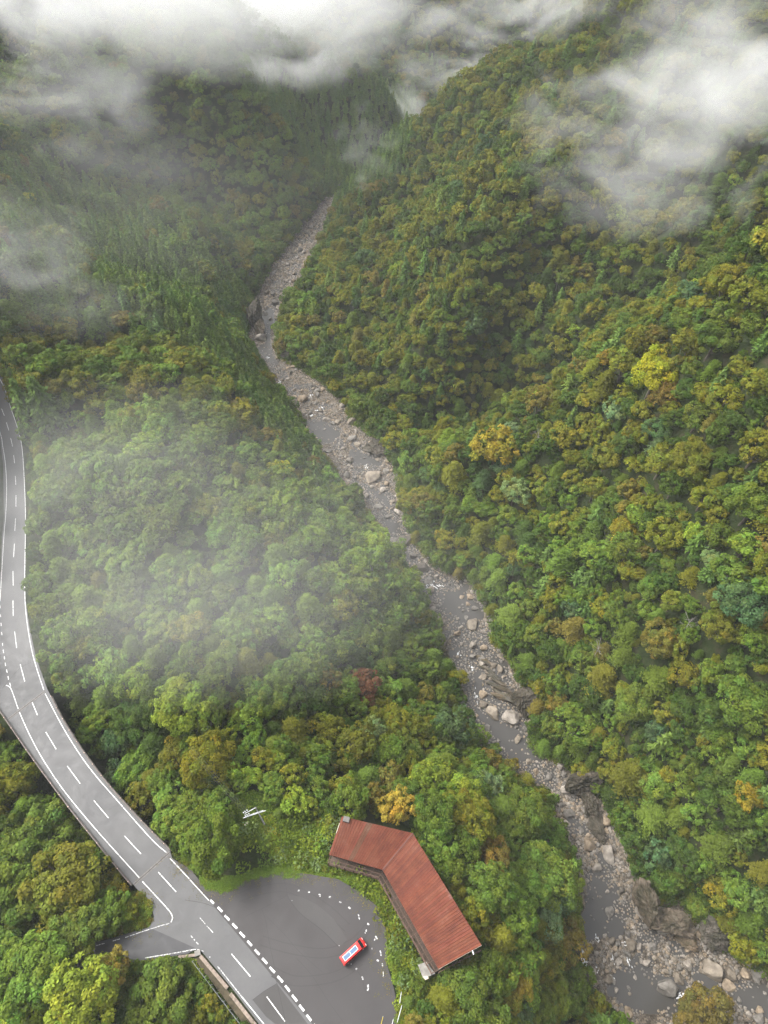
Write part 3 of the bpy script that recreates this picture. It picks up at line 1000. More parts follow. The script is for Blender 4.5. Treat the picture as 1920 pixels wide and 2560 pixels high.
for (vx, vy, vr, tint, look, label) in NOTABLE:
    px, py = vx * V, vy * V
    if py > 2560:
        continue
    rr = 4.0
    for _ in range(4):
        P = hit(px, py, (1.55 if look == 'c' else 1.4) * rr)
        dep = float(proj(P)[2])
        rr = vr * V * dep / F_PX
        if look == 'c':
            rr = rr * 1.5
    TREES.append((float(P[0]), float(P[1]), rr, look == 'c', tint, label, look))
    put(P[0], P[1], rr * (.5 if look == 'c' else 1))

# everywhere else
cands = []
yy = -28.0
while yy < 770:
    step = 1.9 + max(0, yy - 150) * .003
    half = (abs(yy) * .75 + 165)
    xx = -half
    while xx < half:
        cands.append((xx + rnd.uniform(-.5, .5) * step, yy + rnd.uniform(-.5, .5) * step))
        xx += step
    yy += step
rnd.shuffle(cands)
ca = np.array(cands)
caz = gz(ca[:, 0], ca[:, 1])
qx, qy, qd = proj(np.column_stack([ca, caz + 6]))
drv, prv = seg_dist(RCEN, ca[:, 0], ca[:, 1])
hwv = np.interp(prv, np.arange(len(RHW)), RHW)
ok = (qd > 20) & (qx > -230) & (qx < 2150) & (qy > -420) & (qy < 2800) & (ca[:, 0] > -325) & (ca[:, 0] < 258) & (drv > hwv + .4)
drd, prd = seg_dist(ROAD_W, ca[:, 0], ca[:, 1])
ok &= drd > 5.2
bx, by, _ = proj(np.column_stack([ca, caz]))
ok &= ~inside(WEEDS, bx, by)
ok &= ~inside(BR_CLEAR, bx, by)
for i in np.nonzero(ok)[0]:
    x, y, z = ca[i, 0], ca[i, 1], caz[i]
    ced, tint, r = species(qx[i], qy[i], x, y)
    if y > 330:
        r *= .92
    rb = drv[i] - hwv[i]
    if rb < 7:
        r = min(r, 2.7 + .35 * rb)
    rs = r * (.46 if ced else 1.0)
    if near_any(x, y, rs, z):
        continue
    cx, cy_, cdp = proj(np.array([x, y, z + 1.3 * r]))
    rp = rs * F_PX / float(cdp)
    if inside(Z_MEADOW, [float(cx)], [float(cy_)])[0] and rnd.random() < .75:
        continue
    bad = blocked(float(cx), float(cy_), rp)
    if bad:
        r2 = 1.7
        if r > 2.4 and not near_any(x, y, r2, z):
            cx, cy_, cdp = proj(np.array([x, y, z + 1.3 * r2]))
            bad = blocked(float(cx), float(cy_), r2 * F_PX / float(cdp))
            r, rs, ced = r2, r2, False
    if bad:
        continue
    put(x, y, rs, z)
    TREES.append((x, y, r, ced, tint, None, 'c' if ced else 'b'))

# low growth that closes the gaps
for i in np.nonzero(ok)[0]:
    x, y, z = ca[i, 0], ca[i, 1], caz[i]
    r = rnd.uniform(1.3, 2.1)
    if near_any(x, y, r, z, .58):
        continue
    cx, cy_, cdp = proj(np.array([x, y, z + 1.3 * r]))
    if blocked(float(cx), float(cy_), r * F_PX / float(cdp)) or (inside(Z_MEADOW, [float(cx)], [float(cy_)])[0] and rnd.random() < .7):
        continue
    put(x, y, r, z)
    TREES.append((x, y, r, False, rnd.choice(['dark', 'dark', 'mid', 'olive']), None, 'b'))

# which trees stand alone as things: the largest that the picture shows, of each kind
info = []
for k, t in enumerate(TREES):
    x, y, r, ced = t[:4]
    zc = float(gz(x, y)) + 1.4 * r
    cx, cy_, cdp = proj(np.array([x, y, zc]))
    rp = r * (.5 if ced else 1) * F_PX / float(cdp)
    infr = -.3 * rp < cx < 1920 + .3 * rp and -.3 * rp < cy_ < 2560 + .3 * rp
    info.append((rp if infr else 0, float(cx), float(cy_), zc))
solo = set(k for k, t in enumerate(TREES) if t[5])
for kind in (False, True):
    order = sorted((k for k, t in enumerate(TREES) if t[3] == kind and k not in solo and info[k][0] > 0), key=lambda k: -info[k][0])
    n = sum(1 for k in solo if TREES[k][3] == kind)
    for k in order:
        if n >= 298:
            break
        if seen((TREES[k][0], TREES[k][1], info[k][3] + .5 * TREES[k][2])):
            solo.add(k)
            n += 1

LAND = [(k, TREES[k][5]) for k in solo if TREES[k][5]]


def zone_words(px, py, x, y):
    v, w = px / V, py / V
    dr = float(seg_dist(RCEN, np.array([x]), np.array([y]))[0][0])
    rx = float(np.interp(w, RIV[:, 2], (RIV[:, 0] + RIV[:, 1]) / 2))
    if inside(Z_BL, [px], [py])[0]:
        return "in the wood left of the road"
    if v < rx and dr < 20:
        return "on the left bank of the gorge"
    if v < rx:
        if w > 1600:
            return "on the slope around the red roofed building" if v > 600 else "beside the road bridge"
        if w > 1380:
            return "in the misty wood above the parking ground"
        if w > 870:
            return "on the left spur above the gorge" if v > 420 else "on the left spur beside the road"
        if w < 330:
            return "under the cloud bank at the upper left"
        if v < 170:
            return "at the left frame edge beyond the road"
        if dr < 50:
            return "on the steep bank above the upper pool"
        if w > 690:
            return "in the hollow behind the left spur"
        return "on the long cedar spur at the left"
    if dr < 20:
        return "on the right bank of the gorge"
    if w > 1550:
        return "on the lower right slope"
    if w > 900:
        return "on the middle of the right slope" if v < 1350 else "near the right frame edge halfway up"
    return "high on the right mountain"


used = {}


def auto_label(k):
    x, y, r, ced, tint = TREES[k][:5]
    _, px, py, _ = info[k]
    size = "small" if r < 3.0 else ("big" if r > 4.2 else "medium")
    kind = "cedar" if ced else "broadleaf tree"
    zone = zone_words(px, py, x, y)
    return "%s %s %s %s" % (size, TINT[tint][1], kind, zone), size, kind, zone


def jitter(c, a=.13):
    g = rnd.uniform(1 - a, 1 + a)
    return (c[0] * g * rnd.uniform(.92, 1.1), c[1] * g, c[2] * g * rnd.uniform(.85, 1.15), 1)


MARKS = [(TREES[k][5], info[k][1], info[k][2]) for k in solo if TREES[k][5]]
SHORT = {}
for lab_, _, _ in MARKS:
    w_ = lab_.split()
    n_ = next(i for i, x in enumerate(w_) if x.strip(',') in ('tree', 'maple', 'cedar'))
    SHORT[lab_] = " ".join(w_[:n_ + 1]).strip(',')
_seen = {}
for lab_ in SHORT.values():
    _seen[lab_] = _seen.get(lab_, 0) + 1
MARKS = [(SHORT[a], x, y) for a, x, y in MARKS if _seen[SHORT[a]] == 1]
MARKS += [("red roof", 1010, 2220), ("utility pole", 640, 2030), ("side road mouth", 430, 2350), ("striped rock ledge", r6(470, 720)[0], r6(470, 720)[1]), ("middle pool", r6(540, 990)[0], r6(540, 990)[1]),
          ("upper pool", r3(1160, 280)[0], r3(1160, 280)[1]), ("dark smooth boulder", r6(85, 130)[0], r6(85, 130)[1]), ("largest wet topped boulder", r8(1215, 945)[0], r8(1215, 945)[1]),
          ("upper bridge joint", 85, 1750), ("lower bridge joint", 380, 2172), ("far upper end of the river", 815, 530), ("roadside meadow", 60, 870)]


def tell_apart(items, marks, reach_px):
    """items: key -> (plain label, short label, px, py); the label of each thing, or the shared one with its group"""
    same = {}
    for k, (lab, short, px, py) in items.items():
        same.setdefault(lab, []).append(k)
    out, rel = {}, {}
    for lab, ks in same.items():
        if len(ks) == 1:
            out[ks[0]] = (lab, None)
            continue
        for k in ks:
            _, short, px, py = items[k]
            m = min(marks, key=lambda a: (a[1] - px) ** 2 + (a[2] - py) ** 2)
            dx, dy = px - m[1], py - m[2]
            if dx * dx + dy * dy > reach_px ** 2:
                continue
            if abs(dx) > 2 * abs(dy):
                w = "right of" if dx > 0 else "left of"
            elif abs(dy) > 2 * abs(dx):
                w = "below" if dy > 0 else "above"
            else:
                w = ("below and " if dy > 0 else "above and ") + ("right of" if dx > 0 else "left of")
            rel.setdefault("%s %s the %s" % (short, w, m[0]), []).append((dx * dx + dy * dy, k, lab))
    for l2, ks in rel.items():
        ks.sort()
        for i, (d, k, lab) in enumerate(ks):
            if len(l2.split()) > 13:
                continue
            if len(ks) == 1:
                out[k] = (l2, lab)
            elif i == 0:
                out[k] = (l2 + ", the nearest one", lab)
            elif i == len(ks) - 1:
                out[k] = (l2 + ", the farthest one", lab)
            elif i < 4:
                out[k] = (l2 + ", the %s nearest" % ("second", "third", "fourth")[i - 1], lab)
    for lab, ks in same.items():
        rest = [k for k in ks if k not in out]
        for word, key in (("topmost", lambda k: items[k][3]), ("lowest", lambda k: -items[k][3]), ("leftmost", lambda k: items[k][2]), ("rightmost", lambda k: -items[k][2])):
            if len(rest) > 1 and len(lab.split()) < 16:
                k = min(rest, key=key)
                out[k] = ("%s %s" % (word, lab), lab)
                rest.remove(k)
        for k in rest:
            out[k] = (lab, lab)
    return {k: (l, None if g is None else "all: " + g if False else g) for k, (l, g) in out.items()}


_items = {}
for k in solo:
    if not TREES[k][5]:
        lab, size, kind, zone = auto_label(k)
        _items[k] = (lab, "%s %s %s" % (size, TINT[TREES[k][4]][1], "cedar" if TREES[k][3] else "tree"), info[k][1], info[k][2])
final = tell_apart(_items, MARKS, 330)


def add_tree(k, label, group):
    x, y, r, ced, tint, _, look = TREES[k]
    root = empty("cedar_tree" if ced else "broadleaf_tree", (x, y, float(gz(x, y)) - .1), rnd.uniform(0, 6.28))
    s = r * rnd.uniform(.93, 1.07)
    root.scale = (s * rnd.uniform(.85, 1.15), s * rnd.uniform(.85, 1.15), s * (rnd.uniform(.95, 1.15) if not ced else rnd.uniform(.95, 1.2)))
    tag(root, label, "tree", group)
    rp = info[k][0]
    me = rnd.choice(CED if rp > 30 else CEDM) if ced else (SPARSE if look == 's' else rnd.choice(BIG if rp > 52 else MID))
    c = bpy.data.objects.new("crown", me)
    COL.objects.link(c)
    c.parent = root
    c.color = jitter(TINT[tint][0])
    t = bpy.data.objects.new("trunk", CTRUNK if ced else rnd.choice(TRUNKS))
    COL.objects.link(t)
    t.parent = root


for k in sorted(solo):
    if TREES[k][5]:
        add_tree(k, TREES[k][5], None)
    else:
        add_tree(k, *final[k])

# the rest of the wood
def forest(name, label, kind_ced, protos):
    ks = [k for k in range(len(TREES)) if k not in solo and TREES[k][3] == kind_ced]
    n = len(ks)
    pos = np.array([(TREES[k][0], TREES[k][1], float(gz(TREES[k][0], TREES[k][1])) - .1) for k in ks], np.float32)
    me = bpy.data.meshes.new(name)
    me.vertices.add(n)
    me.vertices.foreach_set('co', pos.ravel())
    a = me.attributes.new('tint', 'FLOAT_COLOR', 'POINT')
    a.data.foreach_set('color', np.array([jitter(TINT[TREES[k][4]][0]) for k in ks], np.float32).ravel())
    a = me.attributes.new('pick', 'INT', 'POINT')
    a.data.foreach_set('value', np.array([rnd.randrange(len(protos)) for k in ks], np.int32))
    a = me.attributes.new('turn', 'FLOAT_VECTOR', 'POINT')
    a.data.foreach_set('vector', np.array([(rnd.uniform(-.1, .1), rnd.uniform(-.1, .1), rnd.uniform(0, 6.28)) for k in ks], np.float32).ravel())
    a = me.attributes.new('grow', 'FLOAT_VECTOR', 'POINT')
    a.data.foreach_set('vector', np.array([(TREES[k][2] * rnd.uniform(.82, 1.2), TREES[k][2] * rnd.uniform(.82, 1.2), TREES[k][2] * rnd.uniform(.85, 1.3)) for k in ks], np.float32).ravel())
    o = bpy.data.objects.new(name, me)
    COL.objects.link(o)
    pc = bpy.data.collections.new(name + "_kinds")
    for i, p in enumerate(protos):
        q = bpy.data.objects.new("%s_kind_%02d" % (name, i), p)
        pc.objects.link(q)
    scatter(o, pc)
    tag(o, label, kind='stuff')
    return o


def scatter(o, pc):
    ng = bpy.data.node_groups.new("scatter", 'GeometryNodeTree')
    ng.interface.new_socket("Geometry", in_out='INPUT', socket_type='NodeSocketGeometry')
    ng.interface.new_socket("Geometry", in_out='OUTPUT', socket_type='NodeSocketGeometry')
    N = ng.nodes.new
    gi, go, iop, ci = N('NodeGroupInput'), N('NodeGroupOutput'), N('GeometryNodeInstanceOnPoints'), N('GeometryNodeCollectionInfo')
    ci.inputs['Collection'].default_value = pc
    ci.inputs['Separate Children'].default_value = True
    ci.inputs['Reset Children'].default_value = True
    iop.inputs['Pick Instance'].default_value = True

    def attr(name, t):
        a = N('GeometryNodeInputNamedAttribute')
        a.data_type = t
        a.inputs['Name'].default_value = name
        return next(s for s in a.outputs if s.enabled and s.name == 'Attribute')
    L = ng.links.new
    L(gi.outputs[0], iop.inputs['Points'])
    L(ci.outputs[0], iop.inputs['Instance'])
    L(attr('pick', 'INT'), iop.inputs['Instance Index'])
    e2r = N('FunctionNodeEulerToRotation')
    L(attr('turn', 'FLOAT_VECTOR'), e2r.inputs[0])
    L(e2r.outputs[0], iop.inputs['Rotation'])
    L(attr('grow', 'FLOAT_VECTOR'), iop.inputs['Scale'])
    L(iop.outputs[0], go.inputs[0])
    md = o.modifiers.new("scatter", 'NODES')
    md.node_group = ng


forest("broadleaf_forest", "mixed green and autumn coloured broadleaf wood covering the mountains", False, FAR)
forest("cedar_forest", "close ranks of pointed cedars on the left mountainsides", True, CEDF)
print("TREES", len(TREES), "solo", len(solo))

# ---------------------------------------------------------------- undergrowth at the edges of the asphalt and round the building
def tuft_mesh(name, seed, n, leaf, spread, height, droop=.0):
    rg = np.random.default_rng(seed)
    a = rg.uniform(0, 6.283, n)
    r = spread * np.sqrt(rg.random(n))
    z = height * rg.random(n) * (1 - .6 * (r / spread) ** 2) + .02
    C = np.stack([r * np.cos(a), r * np.sin(a), z], 1)
    N = unit(np.stack([np.cos(a) * .5 * r / spread, np.sin(a) * .5 * r / spread, np.full(n, .8)], 1) + rg.normal(size=(n, 3)) * .4)
    T, B = leaf_frame(rg, N, leaf, .55)
    t = rg.uniform(.75, 1.3, (n, 1)) * np.ones((1, 3))
    return quads_mesh(name, C, T, B, t, M_LEAF_I)


def instanced_stuff(name, label, pts, tints, sizes, protos, tilt=.25):
    n = len(pts)
    me = bpy.data.meshes.new(name)
    me.vertices.add(n)
    me.vertices.foreach_set('co', np.array(pts, np.float32).ravel())
    a = me.attributes.new('tint', 'FLOAT_COLOR', 'POINT')
    a.data.foreach_set('color', np.array(tints, np.float32).ravel())
    a = me.attributes.new('pick', 'INT', 'POINT')
    a.data.foreach_set('value', np.array([rnd.randrange(len(protos)) for _ in range(n)], np.int32))
    a = me.attributes.new('turn', 'FLOAT_VECTOR', 'POINT')
    a.data.foreach_set('vector', np.array([(rnd.uniform(-tilt, tilt), rnd.uniform(-tilt, tilt), rnd.uniform(0, 6.28)) for _ in range(n)], np.float32).ravel())
    a = me.attributes.new('grow', 'FLOAT_VECTOR', 'POINT')
    a.data.foreach_set('vector', np.array(sizes, np.float32).ravel())
    o = bpy.data.objects.new(name, me)
    COL.objects.link(o)
    pc = bpy.data.collections.new(name + "_kinds")
    for i, p in enumerate(protos):
        q = bpy.data.objects.new("%s_kind_%02d" % (name, i), p)
        pc.objects.link(q)
    scatter(o, pc)
    tag(o, label, kind='stuff')
    return o


def z16(x, y):
    return (x / 3.318, 1600 + y / 3.318)


def lerp_(a, b, t):
    return a + (b - a) * t


TUFTS = [tuft_mesh("tuft", 700 + k, 95, .115, .75, .8) for k in range(4)] + [tuft_mesh("tuft", 710 + k, 60, .15, .8, 1.3) for k in range(2)]
LOWT = [tuft_mesh("tuft", 720 + k, 60, .20, .75, .25) for k in range(3)]


def in_px(poly, n, z=0.0):
    xs, ys = [p[0] for p in poly], [p[1] for p in poly]
    out = []
    while len(out) < n:
        x, y = rnd.uniform(min(xs), max(xs)), rnd.uniform(min(ys), max(ys))
        if inside(poly, [x], [y])[0]:
            P = at(x, y, z)
            P[2] = float(gz(P[0], P[1]))
            out.append(P)
    return out


pts, tin, siz = [], [], []
for P in in_px(CREEP, 1300):
    pts.append(P + (0, 0, .03))
    tin.append(jitter((.095, .150, .020)))
    s = rnd.uniform(.35, .75)
    siz.append((s, s, s))
instanced_stuff("creeper", "bright green creeper spreading over the edge of the parking asphalt", pts, tin, siz, LOWT, .1)
AREAS = [
    ([(585, 1985), (695, 1985), (695, 2068), (585, 2068)], 260, ['mid', 'fresh', 'lime', 'dark'], .8, 1.6),
    ([(500, 2150), (560, 2085), (640, 2065), (720, 2030), (815, 2030), (812, 2150), (955, 2195), (1060, 2440), (1002, 2490), (974, 2410), (948, 2262), (905, 2226), (845, 2192), (770, 2172), (706, 2160), (650, 2110), (560, 2130)], 1500, ['fresh', 'mid', 'lime', 'olive', 'fresh', 'lime'], .5, 1.3),
    ([(1060, 2440), (1115, 2440), (1210, 2370), (1255, 2560), (1120, 2640), (1000, 2640), (992, 2510)], 700, ['fresh', 'lime', 'mid', 'yolive'], .6, 1.5),
    ([(1032, 2083), (1204, 2363), (1270, 2440), (1280, 2380), (1110, 2090), (1050, 2040)], 600, ['fresh', 'lime', 'mid', 'yolive'], .6, 1.5),
    ([(330, 2214), (378, 2262), (384, 2290), (372, 2312), (300, 2332), (180, 2352), (200, 2200)], 700, ['fresh', 'mid', 'lime', 'olive', 'brown'], .5, 1.2),
    ([(240, 2418), (370, 2402), (478, 2396), (545, 2490), (596, 2570), (300, 2600)], 900, ['fresh', 'mid', 'lime', 'yolive'], .5, 1.3),
    ([(429, 2128), (470, 2168), (500, 2150), (545, 2100), (480, 2110)], 160, ['fresh', 'mid', 'olive'], .4, .9),
    ([(-80, 1080), (0, 1092), (8, 1160), (9, 1240), (2, 1340), (-6, 1480), (-90, 1480)], 160, ['brown', 'olive', 'mid'], .4, .8),
    ([(-40, 900), (15, 905), (30, 985), (46, 1060), (70, 1010), (60, 900), (20, 840), (-40, 850)], 200, ['lime', 'fresh', 'mid'], .6, 1.3),
    ([(-100 * V, 660 * V), (110 * V, 680 * V), (160 * V, 780 * V), (60 * V, 835 * V), (-100 * V, 800 * V)], 1500, ['lime', 'yolive', 'fresh', 'gold', 'mid'], .9, 2.0),
]
BARE = at(625, 2140, 0.0)
pts, tin, siz = [], [], []
for poly, n, cols, s0, s1 in AREAS:
    far = poly[0][0] < -99
    xs = in_px(poly, n, 12.0 if far else 0.0)
    for P in xs:
        q = proj(P)
        if inside(ASPHALT_PX, [float(q[0])], [float(q[1])])[0] or inside(ROOF_POLY, [float(q[0])], [float(q[1])])[0]:
            continue
        if (P[0] - BARE[0]) ** 2 / 7 + (P[1] - BARE[1]) ** 2 / 2.5 < 1 or float(poly_dist(CREEP, q[0], q[1])) < 4:
            continue
        pts.append(P)
        tin.append(jitter(TINT[rnd.choice(cols)][0], .2))
        s = rnd.uniform(s0, s1)
        siz.append((s, s, s * rnd.uniform(.7, 1.3)))
m = 0
while m < 7000:
    i = rnd.randrange(2, len(RCEN) - 1)
    t = rnd.random()
    c = lerp_(RCEN[i], RCEN[i + 1], t)
    a = RCEN[i + 1] - RCEN[i]
    L = np.hypot(a[0], a[1])
    if rnd.random() > L / 22:
        continue
    s_ = rnd.choice((-1, 1))
    lat = s_ * (RHW[i] + (RHW[i + 1] - RHW[i]) * t + rnd.uniform(-.2, 7))
    x, y = c[0] + a[1] / L * lat, c[1] - a[0] / L * lat
    if x > 255 or y < -50:
        continue
    m += 1
    if seg_dist(RCEN, np.array([x]), np.array([y]))[0][0] < abs(lat) - 2.5:
        continue
    pts.append((x, y, float(gz(x, y))))
    tin.append(jitter(TINT[rnd.choice(['dark', 'mid', 'dark', 'olive', 'fresh'])][0], .2))
    s = rnd.uniform(.9, 2.0)
    siz.append((s, s, s))
SHRUB0 = len(TUFTS)
for P in in_px(WEEDS, 420):
    q = proj(P + (0, 0, 1))
    if inside(ASPHALT_PX, [float(q[0])], [float(q[1])])[0] or inside(ROOF_POLY, [float(q[0])], [float(q[1])])[0] or near_any(P[0], P[1], .4, P[2], .7) or float(poly_dist(CREEP, q[0], q[1])) < 14:
        continue
    if (P[0] - BARE[0]) ** 2 / 7 + (P[1] - BARE[1]) ** 2 / 2.5 < 1:
        continue
    pts.append(P)
    tin.append(jitter(TINT[rnd.choice(['fresh', 'mid', 'lime', 'lime', 'yolive', 'pale', 'mid'])][0], .25))
    s = rnd.uniform(1.0, 2.4)
    siz.append((s, s, s * rnd.uniform(.8, 1.3)))
instanced_stuff("undergrowth", "green bushes and tall weeds round the parking ground and building", pts, tin, siz, TUFTS)

# ---------------------------------------------------------------- road, bridge, side road, parking ground
def asphalt(name, c0, c1, scale, streak):
    m, nt, b = nodes(name)
    n = nz(nt, scale, 6, .6)
    n2 = nz(nt, 14, 4, .7)
    n3 = nz(nt, .12, 3, .5)
    a = nt.nodes.new("ShaderNodeMath")
    a.operation = 'MULTIPLY_ADD'
    a.inputs[1].default_value = .5
    nt.links.new(n.outputs['Fac'], a.inputs[0])
    a2 = nt.nodes.new("ShaderNodeMath")
    a2.operation = 'MULTIPLY'
    a2.inputs[1].default_value = .22
    nt.links.new(n2.outputs['Fac'], a2.inputs[0])
    nt.links.new(a2.outputs[0], a.inputs[2])
    a3 = nt.nodes.new("ShaderNodeMath")
    a3.operation = 'MULTIPLY_ADD'
    a3.inputs[1].default_value = .35
    nt.links.new(n3.outputs['Fac'], a3.inputs[0])
    nt.links.new(a.outputs[0], a3.inputs[2])
    r = ramp(nt, a3.outputs[0], [(.36, c0), (.70, c1)])
    nt.links.new(r.outputs[0], b.inputs['Base Color'])
    rr = ramp(nt, n.outputs['Fac'], [(.35, (.5, .5, .5)), (.7, (.8, .8, .8))])
    nt.links.new(rr.outputs[0], b.inputs['Roughness'])
    b.inputs['Specular IOR Level'].default_value = .35
    bp = nt.nodes.new("ShaderNodeBump")
    bp.inputs['Strength'].default_value = .25
    bp.inputs['Distance'].default_value = .02
    nt.links.new(n2.outputs['Fac'], bp.inputs['Height'])
    nt.links.new(bp.outputs[0], b.inputs['Normal'])
    return m


M_ROAD = asphalt("road asphalt", (.060, .060, .062), (.104, .103, .102), .5, 0)
M_LOT = asphalt("worn parking asphalt", (.025, .0225, .0225), (.049, .045, .044), .35, 0)
M_BRANCH = asphalt("dark side road asphalt", (.030, .030, .032), (.060, .060, .062), .5, 0)
M_MARK = simple("road paint", [(.36, (.22, .22, .22)), (.47, (.58, .58, .57)), (.8, (.68, .68, .66))], 2.2, .6, 8)
M_WORN = simple("worn road paint", [(.42, (.11, .11, .11)), (.53, (.48, .48, .47)), (.8, (.64, .64, .62))], 3.5, .6, 9)
M_CONC = simple("concrete", [(.25, (.12, .115, .10)), (.55, (.22, .21, .19)), (.8, (.32, .30, .27))], 1.4, .85, 8, bump=.3)
M_KERB = simple("beige weathered concrete", [(.25, (.13, .105, .080)), (.6, (.25, .20, .16)), (.8, (.34, .28, .23))], 1.8, .85, 8, bump=.3)
M_RAIL = simple("rusty brown guard rail", [(.3, (.085, .06, .05)), (.7, (.16, .13, .115))], 2, .6, 6)
M_JOINT = simple("joint concrete", [(.3, (.085, .080, .075)), (.7, (.15, .14, .13))], 2, .8, 6)
M_STEEL = flat("galvanised steel", (.42, .43, .44), .45, .5, .4)
M_CRACK = flat("tar joint", (.022, .020, .020), .6)
M_MUD = simple("mossy soil", [(.3, (.035, .030, .018)), (.7, (.085, .068, .04))], 1.2, .95, 8, bump=.5)


def sheet(name, poly_px, z, mat, parent=None, grow=None):
    P = [Vector(p) for p in at(*zip(*poly_px), z)]
    from mathutils.geometry import tessellate_polygon
    tri = tessellate_polygon([P])
    me = bpy.data.meshes.new(name)
    me.from_pydata([tuple(p) for p in P], [], [tuple(t) for t in tri])
    bm = bmesh.new()
    bm.from_mesh(me)
    for f in bm.faces:
        if f.normal.z < 0:
            f.normal_flip()
    bm.to_mesh(me)
    bm.free()
    me.materials.append(mat)
    o = bpy.data.objects.new(name, me)
    COL.objects.link(o)
    if parent:
        o.parent = parent
    return o


ROAD_POLY = ROAD_R_PX + [(431, 2146), (524, 2253), (770, 2547), (850, 2643), (930, 2738)] + [(740, 2690), (645, 2557), (580, 2471), (506, 2381), (492, 2372), (372, 2318), (385, 2292), (376, 2258), (333, 2212), (301, 2175), (240, 2099), (182, 2026), (105, 1923), (16, 1798), (-60, 1715), (-90, 1600), (-60, 1440), (2, 1430), (5, 1340), (10, 1290), (9, 1240), (8, 1160), (0, 1100), (-40, 1040), (-70, 990)]
road = sheet("road", ROAD_POLY, 0.0, M_ROAD)
tag(road, "grey two lane asphalt road curving along the hillside", kind='structure')
LOT_POLY = [(431, 2146), (480, 2176), (512, 2220), (564, 2229), (619, 2198), (706, 2179), (770, 2185), (845, 2198), (903, 2232), (943, 2267), (966, 2327), (969, 2416), (985, 2471), (994, 2522), (988, 2560), (985, 2640), (960, 2760), (930, 2738), (850, 2643), (770, 2547), (524, 2253)]
lot = sheet("parking_ground", LOT_POLY, 0.0, M_LOT)
tag(lot, "worn dark asphalt parking ground beside the road", kind='structure')
BR_POLY = [(372, 2318), (312, 2336), (240, 2357), (100, 2375), (-80, 2388), (-80, 2442), (100, 2428), (240, 2416), (370, 2400), (470, 2384), (492, 2372)]
branch = sheet("side_road", BR_POLY, 0.0, M_BRANCH)
tag(branch, "narrow dark side road joining the main road", kind='structure')


def stripe(name, pts, w, parent, mat, z=.004):
    """painted strip along a polyline of world points"""
    P = [np.array(p, float)[:2] for p in pts]
    L = []
    for i in range(len(P)):
        a, b = P[max(i - 1, 0)], P[min(i + 1, len(P) - 1)]
        d = (b - a) / max(np.linalg.norm(b - a), 1e-9)
        n = np.array([-d[1], d[0]]) * w / 2
        L.append((P[i] + n, P[i] - n))
    v = [(q[0], q[1], z) for pr in L for q in pr]
    f = [(2 * i, 2 * i + 1, 2 * i + 3, 2 * i + 2) for i in range(len(P) - 1)]
    o = mesh_obj(name, v, f, mat, parent)
    if o.data.polygons and o.data.polygons[0].normal.z < 0:
        o.data.flip_normals()
    return o


def smooth_line(P, n=6):
    P = [np.array(p, float) for p in P]
    out = []
    for i in range(len(P) - 1):
        p0, p1, p2, p3 = P[max(i - 1, 0)], P[i], P[i + 1], P[min(i + 2, len(P) - 1)]
        for k in range(n):
            t = k / n
            out.append(.5 * (2 * p1 + (p2 - p0) * t + (2 * p0 - 5 * p1 + 4 * p2 - p3) * t * t + (3 * p1 - p0 - 3 * p2 + p3) * t ** 3))
    out.append(P[-1])
    return out


def pxs(*p):
    return list(at(*zip(*p), 0.0))


for a, b in [((4, 1021.5), (10.8, 1039)), ((16, 1056), (22, 1076)), ((26.6, 1095), (31.5, 1116)), ((34.2, 1138), (36.5, 1158)), ((38.3, 1190), (39.6, 1212)), ((40, 1238), (39.8, 1267)), ((38.8, 1296), (37, 1327.5)), ((35.9, 1359), (34, 1393)), ((32.4, 1427.6), (33, 1464)), ((32.4, 1501), (33, 1540)), ((36.5, 1579), (41.7, 1620)), ((50.6, 1661), (62, 1703.7)), ((80.5, 1756), (93.7, 1788)), ((114.5, 1830), (140.4, 1873)), ((168.2, 1915), (200.4, 1959)), ((234.4, 2001), (271.4, 2045)), ((310.8, 2089.6), (352.4, 2134.7)), ((395.8, 2180.4), (440.4, 2229.6)), ((578.7, 2384.7), (626, 2441.4)), ((667, 2491.8), (712.4, 2553.7)), ((750, 2600), (796, 2655))]:
    stripe("centre_dash", pxs(a, b), .17, road, M_MARK)
stripe("centre_dash", pxs((499.5, 2294), (514, 2311)), .12, road, M_WORN)
stripe("centre_dash", pxs((516, 2313.5), (532.6, 2331.5)), .15, road, M_WORN)
stripe("edge_line", smooth_line(pxs((-60, 870), (0, 948), (28, 1023), (47, 1081), (56, 1128), (62, 1230), (63.7, 1309), (62, 1422), (62.5, 1500), (69.4, 1569), (84, 1644.6), (109.5, 1725))), .17, road, M_MARK)
stripe("edge_line", smooth_line(pxs((112.8, 1734), (163, 1828), (222.8, 1918.5), (300, 2009), (379.7, 2098.8), (419.6, 2134))), .17, road, M_MARK)
stripe("edge_line", pxs((425, 2146), (473, 2197)), .17, road, M_MARK)
stripe("edge_line", pxs((474.5, 2199), (522, 2251)), .15, road, M_MARK)
stripe("edge_line", smooth_line(pxs((-30, 1020), (0, 1082), (7, 1117), (12.7, 1153), (16, 1198), (16.3, 1243), (13.6, 1298), (10.5, 1330), (3, 1453), (0, 1503))), .17, road, M_MARK)
for a, b in [((0, 1514), (.4, 1521)), ((1.2, 1536), (1.7, 1543)), ((2.4, 1557), (3, 1565)), ((4, 1580), (5, 1588)), z16(20, 25) and (z16(20, 25), z16(23, 50)), (z16(26, 80), z16(30, 108)), (z16(35, 136), z16(38, 160)), (z16(42, 188), z16(47, 215)), (z16(54, 245), z16(60, 272)), (z16(66, 300), z16(71, 328)), (z16(80, 355), z16(89, 386))]:
    stripe("layby_dash", pxs(a, b), .17, road, M_MARK)
stripe("edge_line", smooth_line(pxs((15, 1713), (22, 1716), (29, 1725.6), (45.5, 1772))), .17, road, M_MARK)
